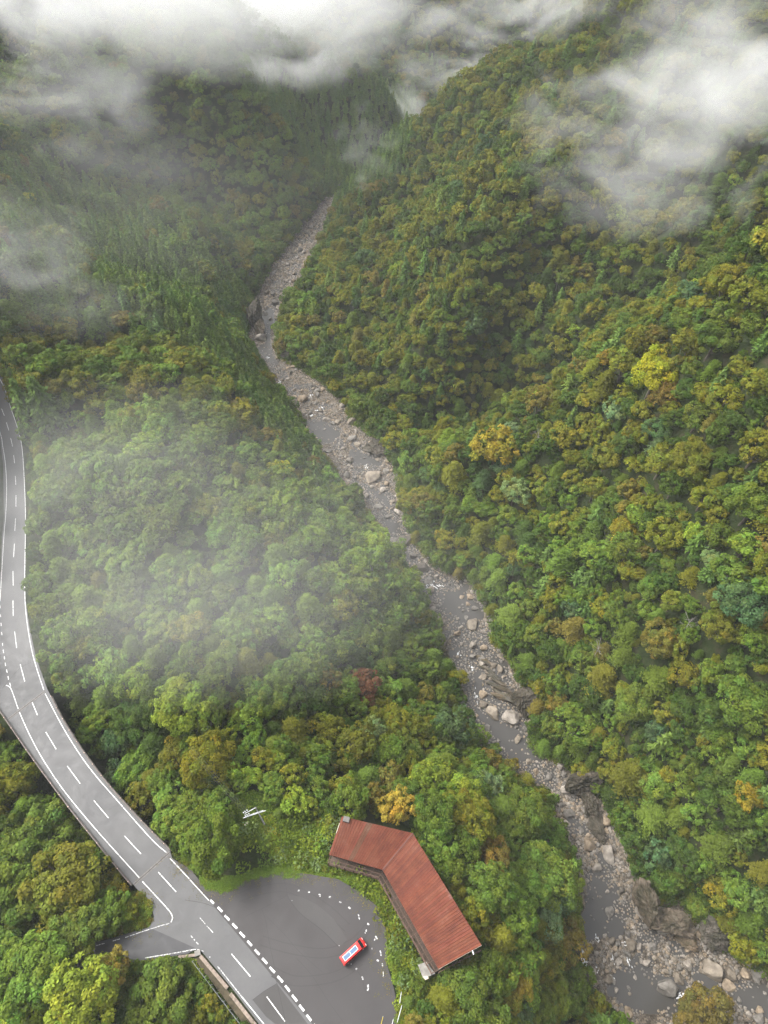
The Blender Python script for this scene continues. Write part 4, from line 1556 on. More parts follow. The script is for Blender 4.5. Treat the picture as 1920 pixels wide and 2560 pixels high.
stripe("edge_line", smooth_line(pxs((48.2, 1780), (73, 1835), (104, 1893), (150, 1963), (200, 2027), (262, 2098.8), (349, 2195))), .17, road, M_MARK)
stripe("edge_line", smooth_line(pxs((356, 2203.6), (399, 2250), (423, 2277), (430, 2289), (431, 2297), (427, 2306))), .17, road, M_MARK)
stripe("edge_line", smooth_line(pxs((424, 2308), (382, 2320.5), (313, 2343.6))), .15, branch, M_WORN)
stripe("edge_line", pxs((300, 2347), (282, 2352.5)), .15, branch, M_WORN)
stripe("edge_line", pxs((262, 2358), (240, 2364)), .15, branch, M_WORN)
stripe("edge_line", smooth_line(pxs((362, 2395), (440, 2382), (480, 2374.5), (491, 2373.6))), .17, branch, M_WORN)
stripe("edge_line", smooth_line(pxs((493, 2373.8), (502, 2375.5), (509, 2378.5))), .16, road, M_WORN)
stripe("edge_line", pxs((544, 2416), (600, 2486)), .16, road, M_WORN)
stripe("edge_line", pxs((601, 2487.5), (657, 2556.6), (720, 2640)), .17, road, M_MARK)
for a, b in [(r7(824, 724), r7(833, 734)), (r7(838, 740), r7(843, 746)), (r7(848, 752), r7(857, 762)), (r7(905, 815), r7(908, 818))]:
    stripe("mouth_dash", pxs(a, b), .16, road, M_WORN)
THICK = [((905, 575), (920, 590)), ((937, 606), (957, 626)), ((967, 642), (987, 662)), ((1000, 677), (1020, 698)), ((1032, 714), (1053, 736)), ((1065, 752), (1084, 773)), ((1097, 790), (1117, 811)), ((1129, 827), (1150, 850)), ((1161, 866), (1183, 889)), ((1195, 905), (1218, 930)), ((1228, 945), (1248, 970)), ((1258, 986), (1279, 1013)), ((1289, 1029), (1309, 1055)), ((1320, 1071), (1340, 1097)), ((1351, 1113), (1371, 1139))]
for a, b in THICK:
    pa, pb = pxs(r7(*a), r7(*b))
    d = (pb - pa) / np.linalg.norm(pb - pa)
    off = np.array([d[1], -d[0], 0]) * -.24
    stripe("branch_dash", [pa + off, pb + off], .38, road, M_MARK)
# worn white marks on the parking ground
for (x, y, l, a) in [(1290, 530, 7, 5), (1335, 535, 8, 8), (1381, 547, 9, 15), (1383, 553, 5, 60), (1425, 558, 9, 20), (1470, 580, 10, 25), (1510, 604, 11, 35), (1549, 636, 10, 60), (1551, 649, 10, 100), (1590, 675, 10, 50), (1583, 703, 9, 110), (1578, 712, 6, 80), (1625, 733, 16, 62), (1619, 742, 8, 110), (1607, 780, 6, 90), (1644, 800, 24, 80), (1632, 832, 11, 30), (1652, 850, 12, 88), (1655, 890, 22, 92), (1540, 868, 7, 70), (1566, 905, 9, 80), (1567, 912, 6, 60), (1590, 940, 12, 80), (1589, 955, 14, 105), (1262, 572, 6, 10), (1465, 768, 3, 0), (1517, 848, 3, 0)]:
    c = np.array(r7(x, y))
    d = np.array([math.cos(math.radians(a)), math.sin(math.radians(a))]) * l / 2 / 1.728
    w = rnd.uniform(.15, .32) if l > 6 else rnd.uniform(.12, .2)
    p = pxs(tuple(c - d), tuple(c + d * .1), tuple(c + d))
    p[1] = p[1] + np.array([rnd.uniform(-.06, .06), rnd.uniform(-.06, .06), 0])
    stripe("worn_mark", p, w, lot, M_WORN)
for ln, w in [([(1220, 470), (1238, 545), (1180, 582), (1130, 608), (1060, 640)], .10), ([(1240, 545), (1255, 575), (1300, 630), (1390, 700), (1465, 775)], .12), ([(1130, 612), (1145, 650), (1165, 760), (1190, 880)], .08), ([(1150, 640), (1230, 720), (1290, 790), (1390, 880)], .06), ([(1190, 900), (1215, 1010), (1235, 1106)], .08), ([(1280, 820), (1350, 900), (1420, 1010), (1490, 1106)], .06), ([(905, 550), (960, 556)], .1), ([(1515, 850), (1560, 900), (1575, 960)], .06)]:
    stripe("joint", smooth_line(pxs(*[r7(*q) for q in ln])), w, lot, M_CRACK, .003)
stripe("joint", smooth_line(pxs(r7(1190, 935), r7(1140, 965), r7(1090, 1003))), .08, road, M_CRACK, .002)
stripe("joint", smooth_line(pxs(r7(1000, 640), r7(900, 590), r7(800, 570))), .07, road, M_CRACK, .002)
stripe("joint", smooth_line(pxs(z16(280, 175), z16(160, 240), z16(20, 400))), .07, road, M_CRACK, .002)

M_TYRE = asphalt("tyre worn asphalt", (.021, .019, .019), (.041, .038, .037), 1.5, 0)
for ln in ([(1130, 745), (1250, 780), (1400, 800), (1520, 760), (1590, 690)], [(1180, 880), (1280, 920), (1450, 900), (1560, 830)], [(1030, 560), (1120, 530), (1250, 520), (1400, 600), (1500, 690)]):
    base_ = smooth_line(pxs(*[r7(*q) for q in ln]), 8)
    for off in (-.75, .75):
        side = []
        for i in range(len(base_)):
            a_, b_ = base_[max(i - 1, 0)], base_[min(i + 1, len(base_) - 1)]
            d_ = (b_ - a_) / np.linalg.norm(b_ - a_)
            side.append(base_[i] + np.array([-d_[1], d_[0], 0]) * off)
        stripe("tyre_mark", side, .2, lot, M_TYRE, .001)
M_PATCH = asphalt("darker asphalt patch", (.030, .028, .027), (.056, .053, .051), .5, 0)
M_PATCH2 = asphalt("lighter asphalt patch", (.060, .060, .061), (.098, .097, .096), .6, 0)
for nm, poly, mt, par in (("asphalt_patch", [r7(*q) for q in ((1240, 548), (1256, 578), (1302, 632), (1392, 702), (1466, 776), (1500, 740), (1440, 650), (1370, 590), (1300, 556))], M_PATCH, lot),
                          ("asphalt_patch", [r7(*q) for q in ((1195, 930), (1140, 965), (1092, 1003), (1150, 1075), (1190, 1106), (1330, 1106))], M_PATCH, road),
                          ("asphalt_patch", [z16(*q) for q in ((280, 178), (160, 242), (95, 310), (150, 560), (360, 415))], M_PATCH2, road)):
    sheet(nm, poly, .0015, mt, par)
LEAFLIT = []
for q in LOT_PX[1:13] * 60 + [(300, 2341), (330, 2335), (360, 2326), (378, 2290), (368, 2260), (345, 2230)] * 30 + [(455, 2168), (440, 2150)] * 30:
    P = at(q[0] + rnd.gauss(0, 22), q[1] + rnd.gauss(0, 16), .006)
    qq = proj(P)
    if inside(ASPHALT_PX, [float(qq[0])], [float(qq[1])])[0]:
        LEAFLIT.append(P)
FL = [tuft_mesh("leaf_litter", 740 + k, 7, .07, .5, .012) for k in range(3)]
instanced_stuff("fallen_leaves", "brown and yellow fallen leaves along the edges of the asphalt", LEAFLIT, [jitter(TINT[rnd.choice(['brown', 'gold', 'olive', 'orange'])][0], .3) for _ in LEAFLIT], [(s, s, 1) for s in (rnd.uniform(.5, 1.4) for _ in LEAFLIT)], FL, .02)

# bridge under the road between its two joints
BL = [(16, 1800), (58, 1858), (105, 1924), (182, 2027), (240, 2100), (301, 2176), (334, 2213)]
BRR = [(128, 1740), (155, 1796), (202, 1871), (259, 1948), (310, 2007), (365, 2066), (426, 2127)]
bl, br = smooth_line(pxs(*BL), 4), smooth_line(pxs(*BRR), 4)
bridge = empty("road_bridge", tuple((bl[12] + br[12]) / 2 + np.array([0, 0, -12])))
tag(bridge, "curved road bridge crossing the side gully between two expansion joints", "bridge")
o0 = np.array(bridge.location)
v, f = [], []
n = len(bl)
for i in range(n):
    for P, z in ((bl[i], -.06), (br[i], -.06), (br[i], -1.2), (bl[i], -1.2)):
        v.append(tuple(np.array([P[0], P[1], z]) - o0))
for i in range(n - 1):
    for k in range(4):
        f.append((4 * i + k, 4 * i + (k + 1) % 4, 4 * i + 4 + (k + 1) % 4, 4 * i + 4 + k))
f += [(0, 1, 2, 3), (4 * n - 4, 4 * n - 1, 4 * n - 2, 4 * n - 3)]
mesh_obj("deck", v, f, M_CONC, bridge)
for i in (6, 12, 18):
    bm = bmesh.new()
    c = (bl[i] + br[i]) / 2 - o0
    d = br[i] - bl[i]
    box(bm, (c[0], c[1], o0[2] * -1 - 1.2 - 8), (np.linalg.norm(d) * .45, 1.3, 16), math.atan2(d[1], d[0]))
    bm_obj("pier", bm, M_CONC, bridge)
for pa, pb in (((111, 1729), (18, 1800)), ((424, 2131), (335, 2211))):
    a, b = pxs(pa, pb)
    o = stripe("expansion_joint", [a, b], .7, None, M_JOINT, .008)
    o.parent = bridge
    o.location = -o0
    o2 = stripe("joint_seal", [a, b], .14, o, M_CRACK, .012)


def guardrail(label, line, side, step, glint, ends=(0, 1)):
    """concrete edge kerb, posts, two beams and small reflectors along a line of world points"""
    P = [np.array(p, float) for p in line]
    root = empty("guard_rail", tuple(P[0]))
    tag(root, label, "guard rail")
    o = P[0].copy()
    d = [np.linalg.norm(P[i + 1] - P[i]) for i in range(len(P) - 1)]
    cum = np.concatenate([[0], np.cumsum(d)])
    bm = bmesh.new()
    for i in range(len(P) - 1):
        beam(bm, P[i] - o + (0, 0, .10), P[i + 1] - o + (0, 0, .10), .42, .30)
    bm_obj("kerb", bm, M_KERBD, root)
    for z, w in ((.62, .09), (.98, .11)):
        bm = bmesh.new()
        for i in range(len(P) - 1):
            beam(bm, P[i] - o + (0, 0, z), P[i + 1] - o + (0, 0, z), w, .16)
        bm_obj("rail", bm, M_RAIL, root)
    bm = bmesh.new()
    box(bm, (0, 0, .62), (.12, .12, .86))
    base = bm_obj("post", bm, M_RAIL, root)
    bm = bmesh.new()
    box(bm, (0, 0, 1.12), (.13, .13, .10))
    bmesh.ops.bevel(bm, geom=bm.edges[:], offset=.02, segments=1, affect='EDGES')
    refl = bm_obj("reflector", bm, M_REFL, base)
    k, s = 0, .4
    while s < cum[-1]:
        i = min(int(np.searchsorted(cum, s, 'right')) - 1, len(d) - 1)
        p = P[i] + (P[i + 1] - P[i]) * ((s - cum[i]) / d[i]) - o
        if k == 0:
            q = base
        else:
            q = base.copy()
            COL.objects.link(q)
            q.parent = root
            if k % 2 == 0:
                g = refl.copy()
                COL.objects.link(g)
                g.parent = q
        q.location = tuple(p)
        k += 1
        s += step / 2
    return root


M_KERBD = simple("grimy concrete", [(.3, (.065, .060, .050)), (.7, (.14, .13, .115))], 1.5, .9, 7)
M_REFL = flat("reflector", (.75, .52, .40), .3)
guardrail("long brown guard rail on the left edge of the road bridge", smooth_line(pxs((-40, 1722), (14, 1797), (56, 1858), (103, 1924), (180, 2027), (238, 2100), (299, 2176), (330, 2213)), 3), 1, 3.7, True)
guardrail("brown guard rail on the right edge of the road bridge", smooth_line(pxs((130, 1742), (157, 1796), (204, 1871), (261, 1948), (312, 2007), (367, 2066), (428, 2127)), 3), -1, 3.7, True)
guardrail("short guard rail on the right edge of the upper road beside the cedars", smooth_line(pxs((4, 925), (22, 975), (36, 1010), (52, 1068)), 2), -1, 4.0, True)

# beige kerb, mossy ditch and wire fence at the lower left of the road
def kerb_run(root, pa, pb, w, h, n):
    o = np.array(root.location)
    a, b = pxs(pa, pb)
    for k in range(n):
        p, q = a + (b - a) * ((k + .015) / n), a + (b - a) * ((k + .985) / n)
        bm = bmesh.new()
        beam(bm, p - o + (0, 0, h / 2 - .05), q - o + (0, 0, h / 2 - .05), w, h)
        bmesh.ops.bevel(bm, geom=bm.edges[:], offset=.03, segments=1, affect='EDGES')
        x = bm_obj("block", bm, M_KERB, root)


kerb = empty("block_kerb", tuple(pxs(r7(862, 812))[0]))
tag(kerb, "beige concrete block kerb between the main road and the mossy ditch", "kerb")
kerb_run(kerb, r7(866, 812), r7(984, 952), .62, .42, 9)
kerb_run(kerb, r7(996, 975), r7(1104, 1112), .62, .42, 9)
kerb2 = empty("block_kerb", tuple(pxs(r7(620, 826))[0]))
tag(kerb2, "low beige kerb along the lower edge of the side road mouth", "kerb")
kerb_run(kerb2, r7(770, 818), r7(846, 808), .5, .35, 5)
bm = bmesh.new()
a = pxs(r7(855, 800))[0]
box(bm, (a[0], a[1], .2), (1.1, .9, .5), .3)
o = bm_obj("drain_box", bm, M_CONC)
tag(o, "grey concrete drain box at the corner of the two kerbs", "drain box")
dit = sheet("ditch", [r7(838, 822), r7(862, 815), r7(985, 962), r7(1000, 985), r7(1105, 1118), r7(1060, 1118), r7(960, 985)], -.06, M_MUD)
tag(dit, "mossy brown ditch behind the beige kerb", kind='structure')
M_FENCE = flat("weathered fence steel", (.20, .21, .215), .6, .3)
fence = empty("wire_fence", tuple(pxs(r7(836, 838))[0]))
tag(fence, "grey wire fence between the mossy ditch and the bottom left wood", "fence")
fa, fb = pxs(r7(836, 838), r7(1052, 1122))
fo = fa.copy()
npost = 9
for k in range(npost):
    p = fa + (fb - fa) * k / (npost - 1) - fo
    bm = bmesh.new()
    rod(bm, p + (0, 0, -.4), p + (0, 0, 1.5), .04)
    rod(bm, p + (0, 0, 1.45), p + np.array([.35, .15, 1.2]), .035)
    bm_obj("post", bm, M_FENCE, fence)
for z in (.3, .7, 1.1, 1.45):
    bm = bmesh.new()
    beam(bm, (0, 0, z), tuple(fb - fo + (0, 0, z)), .035 if z > 1.3 else .012)
    bm_obj("wire", bm, M_FENCE, fence)

# white and yellow posts at the bottom edge of the parking ground
M_WHITE = flat("white paint", (.75, .76, .77), .45)
M_YEL = flat("yellow paint", (.62, .48, .05), .45)


def lean_post(label, top, base, h, mat, name="marker_post"):
    B, T = at(*base, 0.0), at(*top, h)
    root = empty(name, tuple(B))
    tag(root, label, "post")
    d = T - B
    bm = bmesh.new()
    rod(bm, (0, 0, -.2), tuple(d * .96), .075, .06, 10)
    bm_obj("pole", bm, mat, root)
    bm = bmesh.new()
    rod(bm, tuple(d * .96), tuple(d), .075, .03, 10)
    bm_obj("cap", bm, M_STEEL, root)
    bm = bmesh.new()
    box(bm, (0, 0, .04), (.3, .3, .1))
    bm_obj("foot", bm, M_STEEL, root)


lean_post("upper white marker post at the parking edge in the weeds", (1003.5, 2479), (998, 2517), 2.6, M_WHITE)
lean_post("white marker post with brackets just below the upper white post", (1005, 2513), (991, 2563), 3.4, M_WHITE)
lean_post("short white marker post standing on the asphalt beside the yellow one", (983.5, 2547), (976, 2580), 2.4, M_WHITE)
lean_post("yellow marker post at the bottom edge of the parking ground", (958, 2540), (948, 2580), 2.8, M_YEL)

# ---------------------------------------------------------------- red roofed building
def rust_material():
    m, nt, b = nodes("faded red roof sheets")
    oi = nt.nodes.new("ShaderNodeObjectInfo")
    n = nz(nt, .35, 6, .6)
    r = ramp(nt, n.outputs['Fac'], [(.30, (.078, .019, .010)), (.5, (.128, .033, .015)), (.62, (.140, .042, .022)), (.74, (.160, .072, .048))])
    n2 = nz(nt, 5, 5, .7)
    r2 = ramp(nt, n2.outputs['Fac'], [(.3, (.72, .70, .70)), (.65, (1.1, 1.1, 1.1))])
    mu = nt.nodes.new("ShaderNodeMixRGB")
    mu.blend_type = 'MULTIPLY'
    mu.inputs[0].default_value = 1
    nt.links.new(r.outputs[0], mu.inputs[1])
    nt.links.new(r2.outputs[0], mu.inputs[2])
    m2 = nt.nodes.new("ShaderNodeMixRGB")
    m2.blend_type = 'MULTIPLY'
    m2.inputs[0].default_value = 1
    nt.links.new(mu.outputs[0], m2.inputs[1])
    nt.links.new(oi.outputs['Color'], m2.inputs[2])
    nt.links.new(m2.outputs[0], b.inputs['Base Color'])
    b.inputs['Roughness'].default_value = .6
    b.inputs['Specular IOR Level'].default_value = .2
    return m


M_ROOF = rust_material()
M_RDARK = flat("dark red trim", (.09, .03, .022), .6)
M_WOOD = simple("dark weathered boards", [(.3, (.035, .024, .018)), (.7, (.10, .07, .05))], 1.5, .85, 6, vec=(3, 3, .5))
M_RUST = simple("rusty steel frame", [(.3, (.055, .032, .022)), (.7, (.14, .085, .06))], 3, .8, 6)
M_PANE = flat("dark window glass", (.02, .022, .025), .1, .6)
M_CREAM = flat("cream fascia", (.55, .47, .36), .7)
ZF, ZR = 5.2, 6.6
K = {k: at(*ROOF_PX[k], ZR if k in 'ABE' else ZF) for k in ROOF_PX}
BO = np.array([*((K['B'][:2] + K['C'][:2]) / 2), -1.2])
house = empty("red_roofed_building", tuple(BO))
tag(house, "long abandoned building with a bent faded red sheet metal roof above the gorge", "building")
for (r0, r1, f0, f1, n) in (('A', 'B', 'D', 'C', 25), ('B', 'E', 'C', 'F', 43)):
    for k in range(n):
        q = []
        for s in (0, .70, .78, .92, 1.0):
            t = (k + s) / n
            h = .10 if s in (.78, .92) else 0.0
            q.append((K[r0] + (K[r1] - K[r0]) * t + (0, 0, h) - BO, K[f0] + (K[f1] - K[f0]) * t + (0, 0, h) - BO))
        v = [tuple(p) for pr in q for p in pr]
        nv = len(v)
        v += [tuple(np.array(p) - (0, 0, .05 + (.10 if i // 2 in (2, 3) else 0))) for i, p in enumerate(v)]
        f = []
        for i in range(4):
            f.append((2 * i, 2 * i + 1, 2 * i + 3, 2 * i + 2))
            f.append((nv + 2 * i, nv + 2 * i + 2, nv + 2 * i + 3, nv + 2 * i + 1))
        for e in (0, 1):
            for i in range(4):
                f.append((2 * i + e, 2 * i + 2 + e, nv + 2 * i + 2 + e, nv + 2 * i + e))
        f += [(0, 1, nv + 1, nv), (8, 9, nv + 9, nv + 8)]
        o = mesh_obj("roof_sheet", v, f, M_ROOF, house)
        g = rnd.uniform(.82, 1.14)
        o.color = (g, g * rnd.uniform(.94, 1.06), g * rnd.uniform(.92, 1.08), 1)
        if n == 25 and k in (9, 10):
            o.color = (.75, 1.25, 1.35, 1)


def bpart(name, mat, fn):
    bm = bmesh.new()
    fn(bm)
    return bm_obj(name, bm, mat, house)


def L_(p):
    return Vector(tuple(np.array(p) - BO))


up = np.array([0, 0, 1.0])
bpart("hip_cap", M_RDARK, lambda bm: beam(bm, L_(K['B'] + up * .10), L_(K['C'] + up * .10), .22, .06))
for a, b, m_, w in (('D', 'C', M_ROOF, .10), ('C', 'F', M_ROOF, .10), ('A', 'D', M_RDARK, .12), ('E', 'F', M_CREAM, .09)):
    bpart("fascia", m_, lambda bm: beam(bm, L_(K[a] - up * .16), L_(K[b] - up * .16), w, .24))
bpart("roof_vent_box", M_JOINT, lambda bm: box(bm, L_(K['A'] + (K['B'] - K['A']) * .075 + (K['D'] - K['A']) * .06 + up * .3), (1.3, 1.0, .7), -.25))
# walls, set in from the eaves
cen = {}


def inset(p, q, r, d):
    pass


def lerp(a, b, t):
    return a + (b - a) * t


def wing_pts(r0, r1, f0, f1, t, s):
    """point of a wing: t along, s from front (0) to rear (1)"""
    fr, re = lerp(K[f0], K[f1], t), lerp(K[r0], K[r1], t)
    return lerp(fr, re, s)


WALL = dict(d=wing_pts('A', 'B', 'D', 'C', .03, .10), c1=wing_pts('A', 'B', 'D', 'C', 1, .10), f=wing_pts('B', 'E', 'C', 'F', .97, .10), a=wing_pts('A', 'B', 'D', 'C', .03, .93), b1=wing_pts('A', 'B', 'D', 'C', 1, .93), e=wing_pts('B', 'E', 'C', 'F', .97, .93))


def wall(a, b, zlo=-1.4):
    def fn(bm):
        A, B = L_(a), L_(b)
        n = Vector((-(B - A).y, (B - A).x, 0)).normalized() * .1
        lo = zlo - BO[2]
        vs = []
        for p in (A - n, B - n, B + n, A + n):
            vs.append((bm.verts.new((p.x, p.y, lo)), bm.verts.new((p.x, p.y, p.z - .12))))
        for i in range(4):
            j = (i + 1) % 4
            bm.faces.new((vs[i][0], vs[j][0], vs[j][1], vs[i][1]))
        bm.faces.new([q[1] for q in vs])
        bm.faces.new([q[0] for q in vs])
    return bpart("wall", M_WOOD, fn)


for p, q in (('d', 'c1'), ('c1', 'f'), ('a', 'b1'), ('b1', 'e'), ('a', 'd'), ('e', 'f')):
    w_ = wall(WALL[p], WALL[q])
    if p in ('d', 'c1'):
        A, B = WALL[p], WALL[q]
        Ln = np.linalg.norm((B - A)[:2])
        nw = int(Ln // 2.9)
        d = (B - A) / Ln
        nn = np.array([d[1], -d[0], 0])
        for k in range(nw):
            c = A + d * (k + .5) * Ln / nw + nn * .13
            bm = bmesh.new()
            box(bm, L_((c[0], c[1], 2.6)), (1.9, .08, 1.5), math.atan2(d[1], d[0]))
            fr = bm_obj("window", bm, M_RUST, house)
            bm = bmesh.new()
            for sx in (-.45, .45):
                cc = c + d * sx + nn * .05
                box(bm, L_((cc[0], cc[1], 2.6)), (.78, .03, 1.3), math.atan2(d[1], d[0]))
            g = bm_obj("pane", bm, M_PANE, fr)


# floor slab and open gallery along the front, stilts on the gorge side
def gal(r0, r1, f0, f1, t, s, z):
    p = wing_pts(r0, r1, f0, f1, t, s).copy()
    p[2] = z
    return p


W1, W2 = ('A', 'B', 'D', 'C'), ('B', 'E', 'C', 'F')


def slab(bm, pts, z0, z1):
    lo = [bm.verts.new(tuple(L_((p[0], p[1], z0)))) for p in pts]
    hi = [bm.verts.new(tuple(L_((p[0], p[1], z1)))) for p in pts]
    n = len(pts)
    for i in range(n):
        bm.faces.new((lo[i], lo[(i + 1) % n], hi[(i + 1) % n], hi[i]))
    bm.faces.new(hi)
    bm.faces.new(lo[::-1])


GO = -.15
bpart("gallery_floor", M_WOOD, lambda bm: slab(bm, [gal(*W1, .0, GO, 0), gal(*W1, 1, GO, 0), gal(*W2, 1.0, GO, 0), gal(*W2, 1, .10, 0), gal(*W1, 1, .10, 0), gal(*W1, 0, .10, 0)], .35, .55))
for Wd, n in ((W1, 6), (W2, 11)):
    for k in range(n + 1):
        if Wd is W2 and k == 0:
            continue
        t = k / n
        p0, p1 = gal(*Wd, t, GO, -2.0), gal(*Wd, t, GO, 3.1)
        bpart("gallery_post", M_RUST, lambda bm: beam(bm, L_(p0), L_(p1), .14))
        bpart("gallery_brace", M_RUST, lambda bm: beam(bm, L_(p1), L_(gal(*Wd, t, .10, 3.1)), .12))
    for z in (1.1, 1.9, 3.1):
        bpart("gallery_rail", M_RUST, lambda bm: beam(bm, L_(gal(*Wd, 0, GO, z)), L_(gal(*Wd, 1, GO, z)), .11))
    bpart("gallery_rail", M_RUST, lambda bm: beam(bm, L_(gal(*Wd, 0, GO * .45, 3.3)), L_(gal(*Wd, 1, GO * .45, 3.3)), .10))
for k in range(5):
    p = gal(*W2, 1.02, k / 4, 3.0)
    q = p.copy()
    q[2] = -2.5
    bpart("gable_post", M_RUST, lambda bm: beam(bm, L_(q), L_(p), .14))
bpart("gable_rail", M_RUST, lambda bm: beam(bm, L_(gal(*W2, 1.02, 0, 3.0)), L_(gal(*W2, 1.02, 1, 3.0)), .12))
for Wd, n in ((W1, 4), (W2, 8)):
    for k in range(n + 1):
        p = gal(*Wd, k / n, .93, -1.0)
        q = p.copy()
        q[2] = float(gz(p[0], p[1])) - .5
        if q[2] < -1.6:
            bpart("stilt", M_CONC, lambda bm: beam(bm, L_(q), L_(p), .3))
bpart("entrance_slab", M_CONC, lambda bm: slab(bm, [at(*q, 1.2) for q in ((1045, 2412), (1058, 2447), (1088, 2434), (1066, 2404))], .95, 1.2))
bpart("entrance_step", M_CREAM, lambda bm: slab(bm, [at(*q, 1.0) for q in ((1058, 2441), (1062, 2451), (1072, 2446), (1068, 2440))], .6, 1.32))
bpart("gutter_pipe", M_WHITE, lambda bm: rod(bm, L_(K['E'] + (K['F'] - K['E']) * .22 + up * .12), L_(K['E'] + (K['F'] - K['E']) * .24 + (K['E'] - K['B']) * .03 + up * .1), .09))
bpart("gutter_pipe", M_CREAM, lambda bm: rod(bm, L_(K['A'] + (K['D'] - K['A']) * .18 + up * .1), L_(K['A'] + (K['D'] - K['A']) * .45 + up * .1), .07))

# ---------------------------------------------------------------- red van
M_RED = flat("red van paint", (.62, .022, .018), .25, .6, 0, .04)
M_GLASS = flat("dark tinted glass", (.014, .018, .022), .06, .8)
M_SOLAR = simple("blue grey panel", [(.3, (.075, .125, .21)), (.7, (.12, .18, .27))], 6, .5, 3, spec=.2)
M_BLACK = flat("black rubber", (.015, .015, .015), .8)
M_LAMP = flat("clear lamp", (.75, .75, .72), .15)
M_TAIL = flat("tail lamp", (.35, .02, .02), .2)
rl, rr_, fl, fr_ = [at(*q, 2.0) for q in ((845, 2393), (863, 2413), (890.5, 2353.5), (906.5, 2370.5))]
rm, fm = (rl + rr_) / 2, (fl + fr_) / 2
ang = math.atan2(fm[1] - rm[1], fm[0] - rm[0])
VL = float(np.linalg.norm(fm - rm))
VW = float(min(2.05, (np.linalg.norm(rl - rr_) + np.linalg.norm(fl - fr_)) / 2))
van = empty("van", (rm[0], rm[1], 0.0), ang)
tag(van, "red camper van with two blue grey roof panels parked on the asphalt", "van")


def extr(prof, half_lo, half_hi, zlo, zhi, bev=.08):
    bm = bmesh.new()
    sides = []
    for s in (-1, 1):
        vs = []
        for x, z in prof:
            hw = half_lo + (half_hi - half_lo) * max(0, min(1, (z - zlo) / (zhi - zlo)))
            vs.append(bm.verts.new((x, s * hw, z)))
        sides.append(vs)
        bm.faces.new(vs)
    n = len(prof)
    for i in range(n):
        bm.faces.new((sides[0][i], sides[0][(i + 1) % n], sides[1][(i + 1) % n], sides[1][i]))
    bmesh.ops.recalc_face_normals(bm, faces=bm.faces)
    if bev:
        bmesh.ops.bevel(bm, geom=bm.edges[:], offset=bev, segments=3, profile=.6, affect='EDGES')
    return bm


hw = VW / 2
NOSE = VL + 1.05
bm_obj("body", extr([(-.05, .38), (-.05, 1.2), (.06, 2.0), (VL - .05, 2.02), (VL + .62, 1.18), (NOSE - .08, 1.02), (NOSE, .75), (NOSE, .38)], hw, hw - .12, 1.0, 2.0), M_RED, van, True)
bm = extr([(VL + .02, 1.965), (VL + .06, 1.99), (VL + .61, 1.24), (VL + .57, 1.21)], hw - .10, hw - .17, 1.2, 2.0, .015)
bm_obj("windscreen", bm, M_GLASS, van)
for s in (-1, 1):
    bm = bmesh.new()
    for x0, x1 in ((.35, 1.55), (1.65, 2.75), (2.85, VL - .05)):
        vs = [bm.verts.new((x, s * (hw - .02 - .12 * max(0, z - 1.0) + .025), z)) for x, z in ((x0, 1.2), (x1, 1.2), (x1 - .05, 1.78), (x0 + .05, 1.78))]
        bm.faces.new(vs)
    r_ = bmesh.ops.solidify(bm, geom=bm.faces[:], thickness=.03)
    bm_obj("side_windows", bm, M_GLASS, van)
    for x in (.85, VL + .25):
        bm = bmesh.new()
        rod(bm, (x, s * (hw - .22), .34), (x, s * (hw + .0), .34), .34, None, 20)
        w_ = bm_obj("wheel", bm, M_BLACK, van)
        bm = bmesh.new()
        rod(bm, (x, s * (hw - .01), .34), (x, s * (hw + .025), .34), .2, None, 16)
        bm_obj("rim", bm, M_STEEL, w_)
    bm = bmesh.new()
    box(bm, (NOSE - .02, s * (hw - .28), .78), (.12, .34, .2))
    bm_obj("headlight", bm, M_LAMP, van)
    bm = bmesh.new()
    box(bm, (-.05, s * (hw - .12), 1.0), (.08, .14, .5))
    bm_obj("tail_light", bm, M_TAIL, van)
    bm = bmesh.new()
    box(bm, (VL + .38, s * (hw + .14), 1.35), (.14, .22, .26))
    beam(bm, (VL + .42, s * (hw - .05), 1.3), (VL + .38, s * (hw + .1), 1.32), .05)
    bm_obj("mirror", bm, M_BLACK, van)
    bm = bmesh.new()
    box(bm, (2.5, s * (hw + .01), 1.02), (.18, .04, .04))
    bm_obj("door_handle", bm, M_BLACK, van)
bm = bmesh.new()
box(bm, (NOSE + .02, 0, .5), (.16, VW - .1, .2))
bmesh.ops.bevel(bm, geom=bm.edges[:], offset=.05, segments=2, affect='EDGES')
bm_obj("bumper", bm, M_RED, van)
bm = bmesh.new()
box(bm, (VL + .58, .15, 1.27), (.05, .9, .03), .15)
bm_obj("wiper", bm, M_BLACK, van)
PX0, PX1, PWd = .5, VL - .6, .40
rf = bmesh.new()
for y in (-PWd, PWd):
    box(rf, ((PX0 + PX1) / 2, y, 2.07), (PX1 - PX0, .07, .07))
for x in (PX0 + .035, (PX0 + PX1) / 2, PX1 - .035):
    box(rf, (x, 0, 2.068), (.07, 2 * PWd - .07, .07))
bm_obj("roof_frame", rf, M_WHITE, van)
mid = (PX0 + PX1) / 2
for x0, x1 in ((PX0 + .07, mid - .035), (mid + .035, PX1 - .07)):
    bm = bmesh.new()
    box(bm, ((x0 + x1) / 2, 0, 2.06), (x1 - x0, 2 * PWd - .07, .05))
    bm_obj("roof_panel", bm, M_SOLAR, van)

# ---------------------------------------------------------------- utility pole and its lines
ptop = at(639, 2019, 14.0)
gzp = float(gz(ptop[0], ptop[1]))
pole = empty("utility_pole", (ptop[0], ptop[1], gzp))
tag(pole, "grey utility pole with two crossarms among the bushes above the parking ground", "utility pole")
PO = np.array(pole.location)


def pp(p):
    return tuple(np.array(p) - PO)


def ppart(name, mat, fn):
    bm = bmesh.new()
    fn(bm)
    return bm_obj(name, bm, mat, pole)


